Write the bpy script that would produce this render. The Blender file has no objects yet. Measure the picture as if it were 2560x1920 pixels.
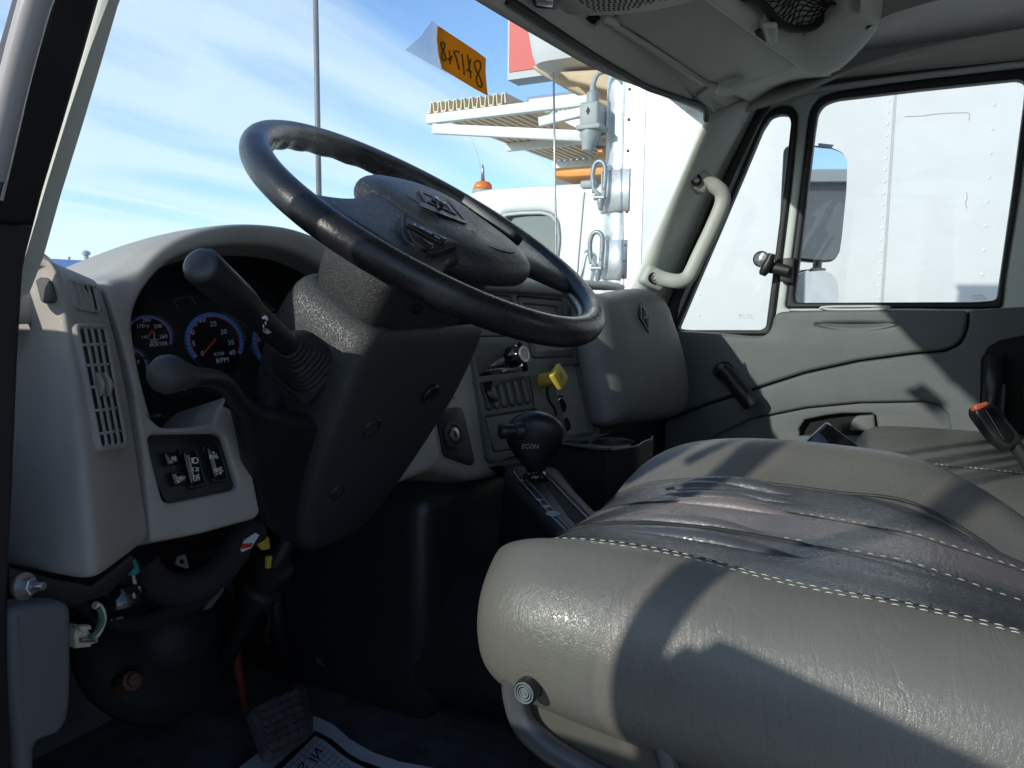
import bpy, bmesh, math, random
import numpy as np
from mathutils import Vector, Matrix
random.seed(7)
SC = bpy.context.scene
COL = SC.collection
# ------------------------------------------------------------------ camera
# frame: x = right across the truck, y = forward, z = up, camera at the origin
# (about 2.1 m above the lot, just outside the open driver's door)
YAW, PITCH, ROLL, FPX = math.radians(28), math.radians(6.5), math.radians(0.6), 1924.0
_fw = np.array([math.cos(YAW)*math.cos(PITCH), math.sin(YAW)*math.cos(PITCH), -math.sin(PITCH)])
_r0 = np.array([math.sin(YAW), -math.cos(YAW), 0.0])
_u0 = np.cross(_r0, _fw)
_rt = math.cos(ROLL)*_r0 + math.sin(ROLL)*_u0
_up = -math.sin(ROLL)*_r0 + math.cos(ROLL)*_u0
cam = bpy.data.cameras.new('camera')
cam_o = bpy.data.objects.new('camera', cam)
COL.objects.link(cam_o)
cam.sensor_width = 36.0
cam.lens = 36.0*FPX/2560.0
cam.clip_start = 0.02
cam.clip_end = 3000
cam_o.matrix_world = Matrix(((_rt[0], _up[0], -_fw[0], 0), (_rt[1], _up[1], -_fw[1], 0), (_rt[2], _up[2], -_fw[2], 0), (0, 0, 0, 1)))
SC.camera = cam_o
# ------------------------------------------------------------------ light
SUN_TO = Vector((-1.0, 0.46, 0.435)).normalized()
w = bpy.data.worlds.new("World"); SC.world = w; w.use_nodes = True
nt = w.node_tree; N = nt.nodes; L = nt.links
N.clear()
out = N.new('ShaderNodeOutputWorld'); bg = N.new('ShaderNodeBackground')
sky = N.new('ShaderNodeTexSky'); sky.sky_type = 'NISHITA'; sky.sun_disc = False
sky.sun_elevation = math.asin(SUN_TO.z); sky.sun_rotation = math.atan2(SUN_TO.x, SUN_TO.y)
sky.air_density = 1.0; sky.dust_density = 0.6; sky.ozone_density = 2.0
tc = N.new('ShaderNodeTexCoord'); sep = N.new('ShaderNodeSeparateXYZ')
L.new(tc.outputs['Generated'], sep.inputs[0])
def wmath(op, a, b=None, clamp=False):
    n = N.new('ShaderNodeMath'); n.operation = op; n.use_clamp = clamp
    for i, x in enumerate((a, b)):
        if x is None: continue
        if isinstance(x, (int, float)): n.inputs[i].default_value = x
        else: L.new(x, n.inputs[i])
    return n.outputs[0]
zc = wmath('ADD', wmath('MAXIMUM', sep.outputs[2], 0.0), 0.09)
px_ = wmath('DIVIDE', sep.outputs[0], zc); py_ = wmath('DIVIDE', sep.outputs[1], zc)
cmb = N.new('ShaderNodeCombineXYZ'); L.new(px_, cmb.inputs[0]); L.new(py_, cmb.inputs[1])
mp = N.new('ShaderNodeMapping'); mp.inputs['Rotation'].default_value = (0, 0, math.radians(-38)); mp.inputs['Scale'].default_value = (0.30, 1.5, 1)
L.new(cmb.outputs[0], mp.inputs[0])
n1 = N.new('ShaderNodeTexNoise'); n1.inputs['Scale'].default_value = 1.0; n1.inputs['Detail'].default_value = 9; n1.inputs['Roughness'].default_value = 0.52; n1.inputs['Distortion'].default_value = 0.5
L.new(mp.outputs[0], n1.inputs['Vector'])
n2 = N.new('ShaderNodeTexNoise'); n2.inputs['Scale'].default_value = 0.35; n2.inputs['Detail'].default_value = 2
L.new(cmb.outputs[0], n2.inputs['Vector'])
cr = N.new('ShaderNodeValToRGB'); cr.color_ramp.elements[0].position = 0.36; cr.color_ramp.elements[1].position = 0.62
cr.color_ramp.interpolation = 'EASE'
sum_ = wmath('ADD', wmath('MULTIPLY', n1.outputs[0], 1.0), wmath('MULTIPLY', n2.outputs[0], 0.30))
# more veil in the forward part of the sky and near the horizon, clear to the right
lean = wmath('ADD', wmath('MULTIPLY', sep.outputs[1], 0.20), wmath('MULTIPLY', sep.outputs[0], -0.20))
low = wmath('MULTIPLY', wmath('SUBTRACT', 0.22, sep.outputs[2]), 0.30)
L.new(wmath('ADD', wmath('ADD', sum_, lean), wmath('ADD', low, -0.13)), cr.inputs[0])
cloud_f = wmath('MULTIPLY', cr.outputs[0], 0.66)
mx = N.new('ShaderNodeMixRGB'); L.new(cloud_f, mx.inputs[0])
gm = N.new('ShaderNodeMixRGB'); gm.blend_type = 'MULTIPLY'; gm.inputs[0].default_value = 1.0
L.new(sky.outputs[0], gm.inputs[1]); gm.inputs[2].default_value = (0.80, 0.90, 1.06, 1)
L.new(gm.outputs[0], mx.inputs[1]); mx.inputs[2].default_value = (3.9, 4.45, 4.8, 1)
L.new(mx.outputs[0], bg.inputs[0]); bg.inputs[1].default_value = 0.138
L.new(bg.outputs[0], out.inputs[0])
sl = bpy.data.lights.new('sun', 'SUN'); sl.energy = 2.0; sl.angle = math.radians(0.8); sl.color = (1.0, 0.95, 0.87)
so = bpy.data.objects.new('sun', sl); COL.objects.link(so)
so.rotation_euler = SUN_TO.to_track_quat('Z', 'Y').to_euler(); so.location = (-20, 8, 8)
SC.view_settings.view_transform = 'Standard'; SC.view_settings.look = 'None'
SC.view_settings.exposure = 0.82; SC.view_settings.gamma = 1.0
SC.cycles.use_denoising = True
SC.cycles.max_bounces = 10; SC.cycles.transparent_max_bounces = 16; SC.cycles.diffuse_bounces = 6
SC.cycles.sample_clamp_indirect = 6.0; SC.cycles.caustics_reflective = False; SC.cycles.caustics_refractive = False
# ------------------------------------------------------------------ rays and planes
def ray(u, v): return _fw + _rt*(u-1280.0)/FPX - _up*(v-960.0)/FPX
def hit(u, v, pl):
    p0, n = np.array(pl[0], float), np.array(pl[1], float)
    r = ray(u, v); return r*((p0 @ n)/(r @ n))
def PX(x): return ((x, 0, 0), (1, 0, 0))
def PY(y): return ((0, y, 0), (0, 1, 0))
def PZ(z): return ((0, 0, z), (0, 0, 1))
def P3(a, b, c):
    a, b, c = map(lambda q: np.array(q, float), (a, b, c))
    n = np.cross(b-a, c-a); n /= np.linalg.norm(n); return (tuple(a), tuple(n))
def shift(pl, d):
    """plane moved d metres towards the camera side"""
    p0, n = np.array(pl[0], float), np.array(pl[1], float); n = n/np.linalg.norm(n)
    if p0 @ n > 0: n = -n
    return (tuple(p0+n*d), tuple(n))
def to3(pts, pl): return [hit(q[0], q[1], pl) if len(q) == 2 else np.array(q, float) for q in pts]
def cr_(pts, k=6, closed=True):
    """Catmull-Rom through points of any dimension"""
    pts = [np.array(p, float) for p in pts]; n = len(pts); o = []
    for i in range(n if closed else n-1):
        g = (lambda j: pts[j % n]) if closed else (lambda j: pts[min(max(j, 0), n-1)])
        a, b, c, d = g(i-1), g(i), g(i+1), g(i+2)
        for s in range(k):
            t = s/k
            o.append(0.5*((2*b)+(-a+c)*t+(2*a-5*b+4*c-d)*t*t+(-a+3*b-3*c+d)*t**3))
    if not closed: o.append(pts[-1])
    return [tuple(p) for p in o]
def fillet(poly, r, n=5):
    o = []; m = len(poly)
    for i in range(m):
        a, b, c = (np.array(poly[(i+j) % m], float) for j in (-1, 0, 1))
        u, v = a-b, c-b; lu, lv = np.linalg.norm(u), np.linalg.norm(v)
        if lu < 1e-9 or lv < 1e-9: continue
        u, v = u/lu, v/lv
        d = min(r, lu*0.45, lv*0.45)
        p, q = b+u*d, b+v*d
        for s in range(n+1):
            t = s/n; o.append((1-t)**2*p+2*t*(1-t)*b+t*t*q)
    return o
# ------------------------------------------------------------------ objects
def tag(o, label=None, cat=None, group=None, kind=None):
    if label: o['label'] = label
    if cat: o['category'] = cat
    if group: o['group'] = group
    if kind: o['kind'] = kind
    return o
def thing(name, label, cat, loc, group=None):
    o = bpy.data.objects.new(name, None); COL.objects.link(o)
    o.location = Vector([float(q) for q in loc]); o.empty_display_size = 0.05
    return tag(o, label, cat, group)
def base_of(o):
    b = np.zeros(3)
    while o is not None: b += np.array(o.location); o = o.parent
    return b
def finish(name, verts, faces, m, parent=None, smooth=True, fm=None):
    verts = [np.array(v, float) for v in verts]
    b = base_of(parent) if parent is not None else np.mean(verts, axis=0)
    me = bpy.data.meshes.new(name)
    me.from_pydata([tuple(v-b) for v in verts], [], faces)
    ms = m if isinstance(m, (list, tuple)) else [m]
    for q in ms: me.materials.append(q)
    if fm: me.polygons.foreach_set('material_index', fm)
    if smooth: me.polygons.foreach_set('use_smooth', [True]*len(me.polygons))
    me.update()
    o = bpy.data.objects.new(name, me); COL.objects.link(o)
    if parent is not None: o.parent = parent
    else: o.location = Vector([float(q) for q in b])
    return o
class MB:
    def __init__(s): s.v = []; s.f = []; s.m = []
    def add(s, v, f, mi=0):
        k = len(s.v); s.v += [np.array(q, float) for q in v]; s.f += [tuple(i+k for i in q) for q in f]; s.m += [mi]*len(f)
    def obox(s, c, ex, ey, ez, dx, dy, dz, mi=0, bev=0.0):
        """box with half sizes; bev>0 chamfers its edges"""
        bm = bmesh.new(); bmesh.ops.create_cube(bm, size=2.0)
        for v in bm.verts: v.co = Vector((v.co.x*dx, v.co.y*dy, v.co.z*dz))
        if bev > 0: bmesh.ops.bevel(bm, geom=bm.edges[:], offset=bev, segments=3, profile=0.5, affect='EDGES')
        bm.verts.index_update()
        c, ex, ey, ez = (np.array(q, float) for q in (c, ex, ey, ez))
        s.add([c+ex*v.co.x+ey*v.co.y+ez*v.co.z for v in bm.verts], [[v.index for v in f.verts] for f in bm.faces], mi); bm.free()
    def box(s, x0, x1, y0, y1, z0, z1, mi=0, bev=0.0):
        s.obox(((x0+x1)/2, (y0+y1)/2, (z0+z1)/2), (1, 0, 0), (0, 1, 0), (0, 0, 1), abs(x1-x0)/2, abs(y1-y0)/2, abs(z1-z0)/2, mi, bev)
    def tube(s, pts, r, n=10, closed=False, caps=True, mi=0, flat=1.0, up=None):
        pts = [np.array(p, float) for p in pts]; m = len(pts)
        rs = r if isinstance(r, (list, tuple, np.ndarray)) else [r]*m
        if len(rs) != m: rs = np.interp(np.linspace(0, 1, m), np.linspace(0, 1, len(rs)), rs)
        k = len(s.v); prev = None; rings = []
        for i in range(m):
            a = pts[(i-1) % m] if (closed or i > 0) else pts[i]
            c = pts[(i+1) % m] if (closed or i < m-1) else pts[i]
            t = c-a; t = t/(np.linalg.norm(t)+1e-12)
            if prev is None:
                q = np.array(up if up is not None else ((0, 0, 1) if abs(t[2]) < 0.9 else (1, 0, 0)), float)
            else: q = prev
            x = q-t*(q @ t); x /= np.linalg.norm(x)+1e-12; y = np.cross(t, x); prev = x
            rings.append([pts[i]+rs[i]*(x*math.cos(2*math.pi*j/n)+flat*y*math.sin(2*math.pi*j/n)) for j in range(n)])
        s.loft(rings, closed=closed, caps=caps, mi=mi)
    def loft(s, rings, closed=False, caps=True, mi=0, ring_closed=True):
        n = len(rings[0]); m = len(rings); v = [p for r in rings for p in r]; f = []
        for i in range(m if closed else m-1):
            for j in range(n if ring_closed else n-1):
                a, b = i*n+j, i*n+(j+1) % n; c, d = ((i+1) % m)*n+(j+1) % n, ((i+1) % m)*n+j
                f.append((a, b, c, d))
        if caps and not closed and ring_closed:
            f.append(tuple(range(n-1, -1, -1))); f.append(tuple(range((m-1)*n, m*n)))
        s.add(v, f, mi)
    def lathe(s, c, axis, prof, n=24, mi=0, caps=True):
        """prof: list of (radius, height along axis)"""
        axis = np.array(axis, float); axis /= np.linalg.norm(axis)
        q = np.array((0, 0, 1.0)) if abs(axis[2]) < 0.9 else np.array((1.0, 0, 0))
        x = np.cross(q, axis); x /= np.linalg.norm(x); y = np.cross(axis, x); c = np.array(c, float)
        s.loft([[c+axis*h+r*(x*math.cos(2*math.pi*j/n)+y*math.sin(2*math.pi*j/n)) for j in range(n)] for r, h in prof], mi=mi, caps=caps)
    def sphere(s, c, r, mi=0, n=12, sq=(1, 1, 1)):
        c = np.array(c, float)
        s.loft([[c+np.array((sq[0]*r*math.sin(a)*math.cos(2*math.pi*j/n), sq[1]*r*math.sin(a)*math.sin(2*math.pi*j/n), sq[2]*r*math.cos(a))) for j in range(n)]
                for a in [math.pi*(0.04+0.92*i/(n//2)) for i in range(n//2+1)]], mi=mi)
    def build(s, name, m, parent=None, smooth=True, autos=None):
        o = finish(name, s.v, s.f, m, parent, smooth, s.m if isinstance(m, (list, tuple)) else None)
        if autos:
            es = o.modifiers.new('edges', 'EDGE_SPLIT'); es.split_angle = math.radians(autos)
        return o
def flip_fix(o):
    bm = bmesh.new(); bm.from_mesh(o.data); bmesh.ops.recalc_face_normals(bm, faces=bm.faces[:]); bm.to_mesh(o.data); bm.free(); return o
def loft(name, rings, m, parent=None, closed=False, caps=True, sub=0, autos=None):
    b = MB(); b.loft(rings, closed=closed, caps=caps); o = flip_fix(b.build(name, m, parent, True, autos))
    if sub:
        s = o.modifiers.new('sub', 'SUBSURF'); s.levels = sub; s.render_levels = sub
    return o
def tube(name, pts, r, m, parent=None, n=12, closed=False, flat=1.0, up=None, k=0):
    if k: pts = cr_(pts, k, closed)
    b = MB(); b.tube(pts, r, n, closed, True, 0, flat, up); return flip_fix(b.build(name, m, parent, True, 50))
def sheet(name, rows, m, parent=None, thick=0.0, sub=0, off=-1):
    """open grid of world points, given thickness with a solidify modifier"""
    b = MB(); b.loft(rows, caps=False, ring_closed=False); o = b.build(name, m, parent, True)
    # normals towards camera
    me = o.data; bb = base_of(o)
    d = sum(np.dot(np.array(p.normal), -(np.array(p.center)+bb))*p.area for p in me.polygons)
    if d < 0: me.flip_normals()
    if sub:
        s = o.modifiers.new('sub', 'SUBSURF'); s.levels = sub; s.render_levels = sub
    if thick:
        s = o.modifiers.new('thick', 'SOLIDIFY'); s.thickness = thick; s.offset = off
    return o
def plate(name, pl, loops, thick, m, parent=None, bev=0.0, rnd=0.0, lift=0.0, res=2, holes_rnd=None, autos=35):
    """flat board with holes: the front face lies on plane pl (moved 'lift' to the camera), thickness goes away from it"""
    pl = shift(pl, lift); p0, n = np.array(pl[0]), np.array(pl[1], float)
    q = np.array((0, 0, 1.0)) if abs(n[2]) < 0.9 else np.array((0, 1.0, 0))
    ex = np.cross(q, n); ex /= np.linalg.norm(ex); ey = np.cross(n, ex)
    if loops and not isinstance(loops[0][0], (tuple, list, np.ndarray)): loops = [loops]
    cu = bpy.data.curves.new(name, 'CURVE'); cu.dimensions = '2D'; cu.fill_mode = 'BOTH'
    org = None
    for li, lp in enumerate(loops):
        p3 = to3(lp, pl)
        if org is None: org = np.mean(p3, axis=0)
        p2 = [np.array(((p-org) @ ex, (p-org) @ ey)) for p in p3]
        r = rnd if li == 0 or holes_rnd is None else holes_rnd
        if r > 0: p2 = fillet(p2, max(r, bev*1.2) if li == 0 else r)
        sp = cu.splines.new('POLY'); sp.points.add(len(p2)-1); sp.use_cyclic_u = True
        for i, p in enumerate(p2): sp.points[i].co = (p[0], p[1], 0, 1)
    bev = min(bev, thick*0.49)
    cu.extrude = max(thick/2-bev, 0.00005); cu.bevel_depth = bev; cu.bevel_resolution = res; cu.offset = -bev
    co = bpy.data.objects.new(name+'_c', cu); COL.objects.link(co)
    bpy.context.view_layer.update()
    dg = bpy.context.evaluated_depsgraph_get()
    me = bpy.data.meshes.new_from_object(co.evaluated_get(dg))
    V = [org+ex*v.co.x+ey*v.co.y+n*(v.co.z-thick/2) for v in me.vertices]
    F = [tuple(p.vertices) for p in me.polygons]
    bpy.data.objects.remove(co); bpy.data.curves.remove(cu); bpy.data.meshes.remove(me)
    o = finish(name, V, F, m, parent, True)
    bm = bmesh.new(); bm.from_mesh(o.data); bmesh.ops.remove_doubles(bm, verts=bm.verts[:], dist=1e-6)
    bmesh.ops.recalc_face_normals(bm, faces=bm.faces[:]); bm.to_mesh(o.data); bm.free()
    es = o.modifiers.new('edges', 'EDGE_SPLIT'); es.split_angle = math.radians(autos)
    return o
def text(name, s, pos, ex, ey, size, m, parent=None, depth=0.0004, shear=0.0, mirror=False, space=1.0):
    ex = np.array(ex, float); ex /= np.linalg.norm(ex); ey = np.array(ey, float); ey /= np.linalg.norm(ey)
    cu = bpy.data.curves.new(name, 'FONT'); cu.body = s; cu.size = size; cu.align_x = 'CENTER'; cu.align_y = 'CENTER'
    cu.extrude = depth/2; cu.shear = shear; cu.space_character = space; cu.resolution_u = 3
    co = bpy.data.objects.new(name+'_c', cu); COL.objects.link(co); bpy.context.view_layer.update()
    me = bpy.data.meshes.new_from_object(co.evaluated_get(bpy.context.evaluated_depsgraph_get()))
    n = np.cross(ex, ey); n /= np.linalg.norm(n); sg = -1 if mirror else 1
    V = [np.array(pos)+sg*ex*v.co.x+ey*v.co.y+n*v.co.z for v in me.vertices]; F = [tuple(p.vertices) for p in me.polygons]
    bpy.data.objects.remove(co); bpy.data.curves.remove(cu); bpy.data.meshes.remove(me)
    return finish(name, V, F, m, parent, False)
def px_text(name, s, u0, v0, u1, v1, pl, m, parent=None, hgt=None, lift=0.0008, up_px=None, mirror=False, shear=0.0):
    """writing lying on a plane; its base line runs from pixel 0 to pixel 1, fitted to that length"""
    pl = shift(pl, lift); a, b = hit(u0, v0, pl), hit(u1, v1, pl); n = np.array(pl[1]); ex = (b-a)/np.linalg.norm(b-a)
    ey = np.cross(n, ex)
    if up_px is not None:
        ey = hit(up_px[0], up_px[1], pl)-a; ey /= np.linalg.norm(ey)
    o = text(name, s, (a+b)/2, ex, ey, 1.0, m, parent, 0.0, shear, mirror)
    me = o.data; c = (a+b)/2-base_of(parent)
    xs = [np.dot(np.array(v.co)-c, ex) for v in me.vertices]; k = np.linalg.norm(b-a)/(max(xs)-min(xs))
    ys = [np.dot(np.array(v.co)-c, ey) for v in me.vertices]
    kh = k if hgt is None else hgt/(max(ys)-min(ys))
    exy = ex - 0*ey
    for v in me.vertices:
        d = np.array(v.co)-c; x = d @ exy; y = (d-exy*x); y = np.dot(d-exy*x, ey)/max(np.dot(ey, ey)-np.dot(ey, exy)**2, 1e-6) if up_px is not None else np.dot(d, ey)
        if up_px is not None: x = x-y*np.dot(ey, exy)
        q = c+exy*x*k+ey*y*kh; v.co = Vector([float(z) for z in q])
    return o
def copy_tree(o, parent=None, loc=None):
    c = o.copy(); COL.objects.link(c)
    if parent is not None: c.parent = parent
    if loc is not None: c.location = Vector([float(q) for q in loc])
    for ch in list(o.children): copy_tree(ch, c)
    return c
# ------------------------------------------------------------------ materials
def mat(name, col, rough=0.5, metal=0.0, spec=0.5, grain=0.0, gscale=400.0, var=0.0, vscale=6.0, leather=0.0, lscale=350.0, coat=0.0, emit=None, wrinkle=0.0, wscale=60.0, rvar=0.0, scratch=0.0):
    m = bpy.data.materials.new(name); m.use_nodes = True; t = m.node_tree; nd = t.nodes; lk = t.links
    b = nd['Principled BSDF']
    b.inputs['Base Color'].default_value = (*col, 1); b.inputs['Roughness'].default_value = rough
    b.inputs['Metallic'].default_value = metal; b.inputs['Specular IOR Level'].default_value = spec
    b.inputs['Coat Weight'].default_value = coat; b.inputs['Coat Roughness'].default_value = 0.05
    if emit: b.inputs['Emission Color'].default_value = (*emit[0], 1); b.inputs['Emission Strength'].default_value = emit[1]
    tcn = nd.new('ShaderNodeTexCoord'); V = tcn.outputs['Object']
    def noise(sc, det=3, ro=0.5, vec=None):
        n = nd.new('ShaderNodeTexNoise'); n.inputs['Scale'].default_value = sc; n.inputs['Detail'].default_value = det; n.inputs['Roughness'].default_value = ro
        lk.new(vec or V, n.inputs['Vector']); return n
    if var > 0:
        n = noise(vscale, 5, 0.6); r = nd.new('ShaderNodeMapRange'); r.inputs[1].default_value = 0.3; r.inputs[2].default_value = 0.7
        r.inputs[3].default_value = 1-var; r.inputs[4].default_value = 1+var; lk.new(n.outputs[0], r.inputs[0])
        mxx = nd.new('ShaderNodeMixRGB'); mxx.blend_type = 'MULTIPLY'; mxx.inputs[0].default_value = 1; mxx.inputs[1].default_value = (*col, 1)
        lk.new(r.outputs[0], mxx.inputs[2]); lk.new(mxx.outputs[0], b.inputs['Base Color'])
    if rvar > 0:
        n = noise(vscale*2.3, 6, 0.65); r = nd.new('ShaderNodeMapRange'); r.inputs[1].default_value = 0.3; r.inputs[2].default_value = 0.7
        r.inputs[3].default_value = max(rough-rvar, 0.02); r.inputs[4].default_value = min(rough+rvar, 1); lk.new(n.outputs[0], r.inputs[0]); lk.new(r.outputs[0], b.inputs['Roughness'])
    nrm = None
    def bump(h, st, dist=0.001):
        nonlocal nrm
        bn = nd.new('ShaderNodeBump'); bn.inputs['Strength'].default_value = st; bn.inputs['Distance'].default_value = dist
        lk.new(h, bn.inputs['Height'])
        if nrm is not None: lk.new(nrm, bn.inputs['Normal'])
        nrm = bn.outputs[0]
    if leather > 0:
        vo = nd.new('ShaderNodeTexVoronoi'); vo.feature = 'DISTANCE_TO_EDGE'; vo.inputs['Scale'].default_value = lscale
        d = noise(lscale*0.5, 2); ad = nd.new('ShaderNodeMixRGB'); ad.blend_type = 'LINEAR_LIGHT'; ad.inputs[0].default_value = 0.006
        lk.new(V, ad.inputs[1]); lk.new(d.outputs[1], ad.inputs[2]); lk.new(ad.outputs[0], vo.inputs['Vector'])
        rr = nd.new('ShaderNodeMapRange'); rr.inputs[1].default_value = 0.0; rr.inputs[2].default_value = 0.15; lk.new(vo.outputs['Distance'], rr.inputs[0])
        bump(rr.outputs[0], leather, 0.0006)
    if wrinkle > 0:
        mpn = nd.new('ShaderNodeMapping'); mpn.inputs['Scale'].default_value = (0.5, 1.5, 0.55); lk.new(V, mpn.inputs[0])
        n = noise(wscale, 4, 0.55, mpn.outputs[0]); n.inputs['Distortion'].default_value = 1.2
        ab = nd.new('ShaderNodeMath'); ab.operation = 'SUBTRACT'; ab.inputs[1].default_value = 0.5; lk.new(n.outputs[0], ab.inputs[0])
        a2 = nd.new('ShaderNodeMath'); a2.operation = 'ABSOLUTE'; lk.new(ab.outputs[0], a2.inputs[0])
        a3 = nd.new('ShaderNodeMapRange'); a3.inputs[1].default_value = 0; a3.inputs[2].default_value = 0.06; lk.new(a2.outputs[0], a3.inputs[0])
        bump(a3.outputs[0], wrinkle, 0.0009)
    if grain > 0:
        n = noise(gscale, 2, 0.6); bump(n.outputs[0], grain, 0.0008)
    if scratch > 0:
        mpn = nd.new('ShaderNodeMapping'); mpn.inputs['Rotation'].default_value = (0.5, 0.3, 0.8); mpn.inputs['Scale'].default_value = (3, 40, 40); lk.new(V, mpn.inputs[0])
        n = noise(9, 4, 0.6, mpn.outputs[0]); r = nd.new('ShaderNodeMapRange'); r.inputs[1].default_value = 0.63; r.inputs[2].default_value = 0.72
        lk.new(n.outputs[0], r.inputs[0]); n2_ = noise(vscale, 2); r2 = nd.new('ShaderNodeMapRange'); r2.inputs[1].default_value = 0.5; r2.inputs[2].default_value = 0.62; lk.new(n2_.outputs[0], r2.inputs[0])
        mu = nd.new('ShaderNodeMath'); mu.operation = 'MULTIPLY'; lk.new(r.outputs[0], mu.inputs[0]); lk.new(r2.outputs[0], mu.inputs[1])
        mu2 = nd.new('ShaderNodeMath'); mu2.operation = 'MULTIPLY'; mu2.inputs[1].default_value = scratch; lk.new(mu.outputs[0], mu2.inputs[0])
        mxx = nd.new('ShaderNodeMixRGB'); lk.new(mu2.outputs[0], mxx.inputs[0])
        src = b.inputs['Base Color'].links[0].from_socket if b.inputs['Base Color'].is_linked else None
        if src: lk.new(src, mxx.inputs[1])
        else: mxx.inputs[1].default_value = (*col, 1)
        mxx.inputs[2].default_value = (min(col[0]*2.2+.06, 1), min(col[1]*2.2+.06, 1), min(col[2]*2.2+.06, 1), 1); lk.new(mxx.outputs[0], b.inputs['Base Color'])
    if nrm is not None: lk.new(nrm, b.inputs['Normal'])
    return m
def glass(name, tint=(0.93, 0.97, 0.96), refl=0.06, rough=0.0, dust=0.0):
    m = bpy.data.materials.new(name); m.use_nodes = True; t = m.node_tree; nd = t.nodes; lk = t.links; nd.clear()
    o = nd.new('ShaderNodeOutputMaterial'); tr = nd.new('ShaderNodeBsdfTransparent'); tr.inputs[0].default_value = (*tint, 1)
    gl = nd.new('ShaderNodeBsdfGlossy'); gl.inputs['Roughness'].default_value = rough
    fr = nd.new('ShaderNodeFresnel'); fr.inputs[0].default_value = 1.45
    mu = nd.new('ShaderNodeMath'); mu.operation = 'MULTIPLY'; mu.inputs[1].default_value = refl/0.04; mu.use_clamp = True
    lk.new(fr.outputs[0], mu.inputs[0]); mi = nd.new('ShaderNodeMixShader'); lk.new(mu.outputs[0], mi.inputs[0]); lk.new(tr.outputs[0], mi.inputs[1]); lk.new(gl.outputs[0], mi.inputs[2])
    sh = mi.outputs[0]
    if dust > 0:   # a thin film of road dust and wiper smears on the pane
        tcn = nd.new('ShaderNodeTexCoord'); mpn = nd.new('ShaderNodeMapping'); mpn.inputs['Rotation'].default_value = (0, .5, 0); mpn.inputs['Scale'].default_value = (1.2, 3, 5); lk.new(tcn.outputs['Object'], mpn.inputs[0])
        n = nd.new('ShaderNodeTexNoise'); n.inputs['Scale'].default_value = 3; n.inputs['Detail'].default_value = 6; n.inputs['Distortion'].default_value = .8; lk.new(mpn.outputs[0], n.inputs['Vector'])
        n2 = nd.new('ShaderNodeTexNoise'); n2.inputs['Scale'].default_value = 220; n2.inputs['Detail'].default_value = 1; lk.new(tcn.outputs['Object'], n2.inputs['Vector'])
        r2 = nd.new('ShaderNodeMapRange'); r2.inputs[1].default_value = .72; r2.inputs[2].default_value = .78; r2.inputs[3].default_value = 0; r2.inputs[4].default_value = 2.5; lk.new(n2.outputs[0], r2.inputs[0])
        r = nd.new('ShaderNodeMapRange'); r.inputs[1].default_value = .42; r.inputs[2].default_value = .75; r.inputs[3].default_value = .15; r.inputs[4].default_value = 1.6; lk.new(n.outputs[0], r.inputs[0])
        ad = nd.new('ShaderNodeMath'); ad.operation = 'ADD'; lk.new(r.outputs[0], ad.inputs[0]); lk.new(r2.outputs[0], ad.inputs[1])
        m2 = nd.new('ShaderNodeMath'); m2.operation = 'MULTIPLY'; m2.inputs[1].default_value = dust; lk.new(ad.outputs[0], m2.inputs[0])
        tl = nd.new('ShaderNodeBsdfTranslucent'); tl.inputs[0].default_value = (.8, .8, .78, 1); mx2 = nd.new('ShaderNodeMixShader'); lk.new(m2.outputs[0], mx2.inputs[0]); lk.new(sh, mx2.inputs[1]); lk.new(tl.outputs[0], mx2.inputs[2]); sh = mx2.outputs[0]
    lk.new(sh, o.inputs[0]); return m
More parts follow.
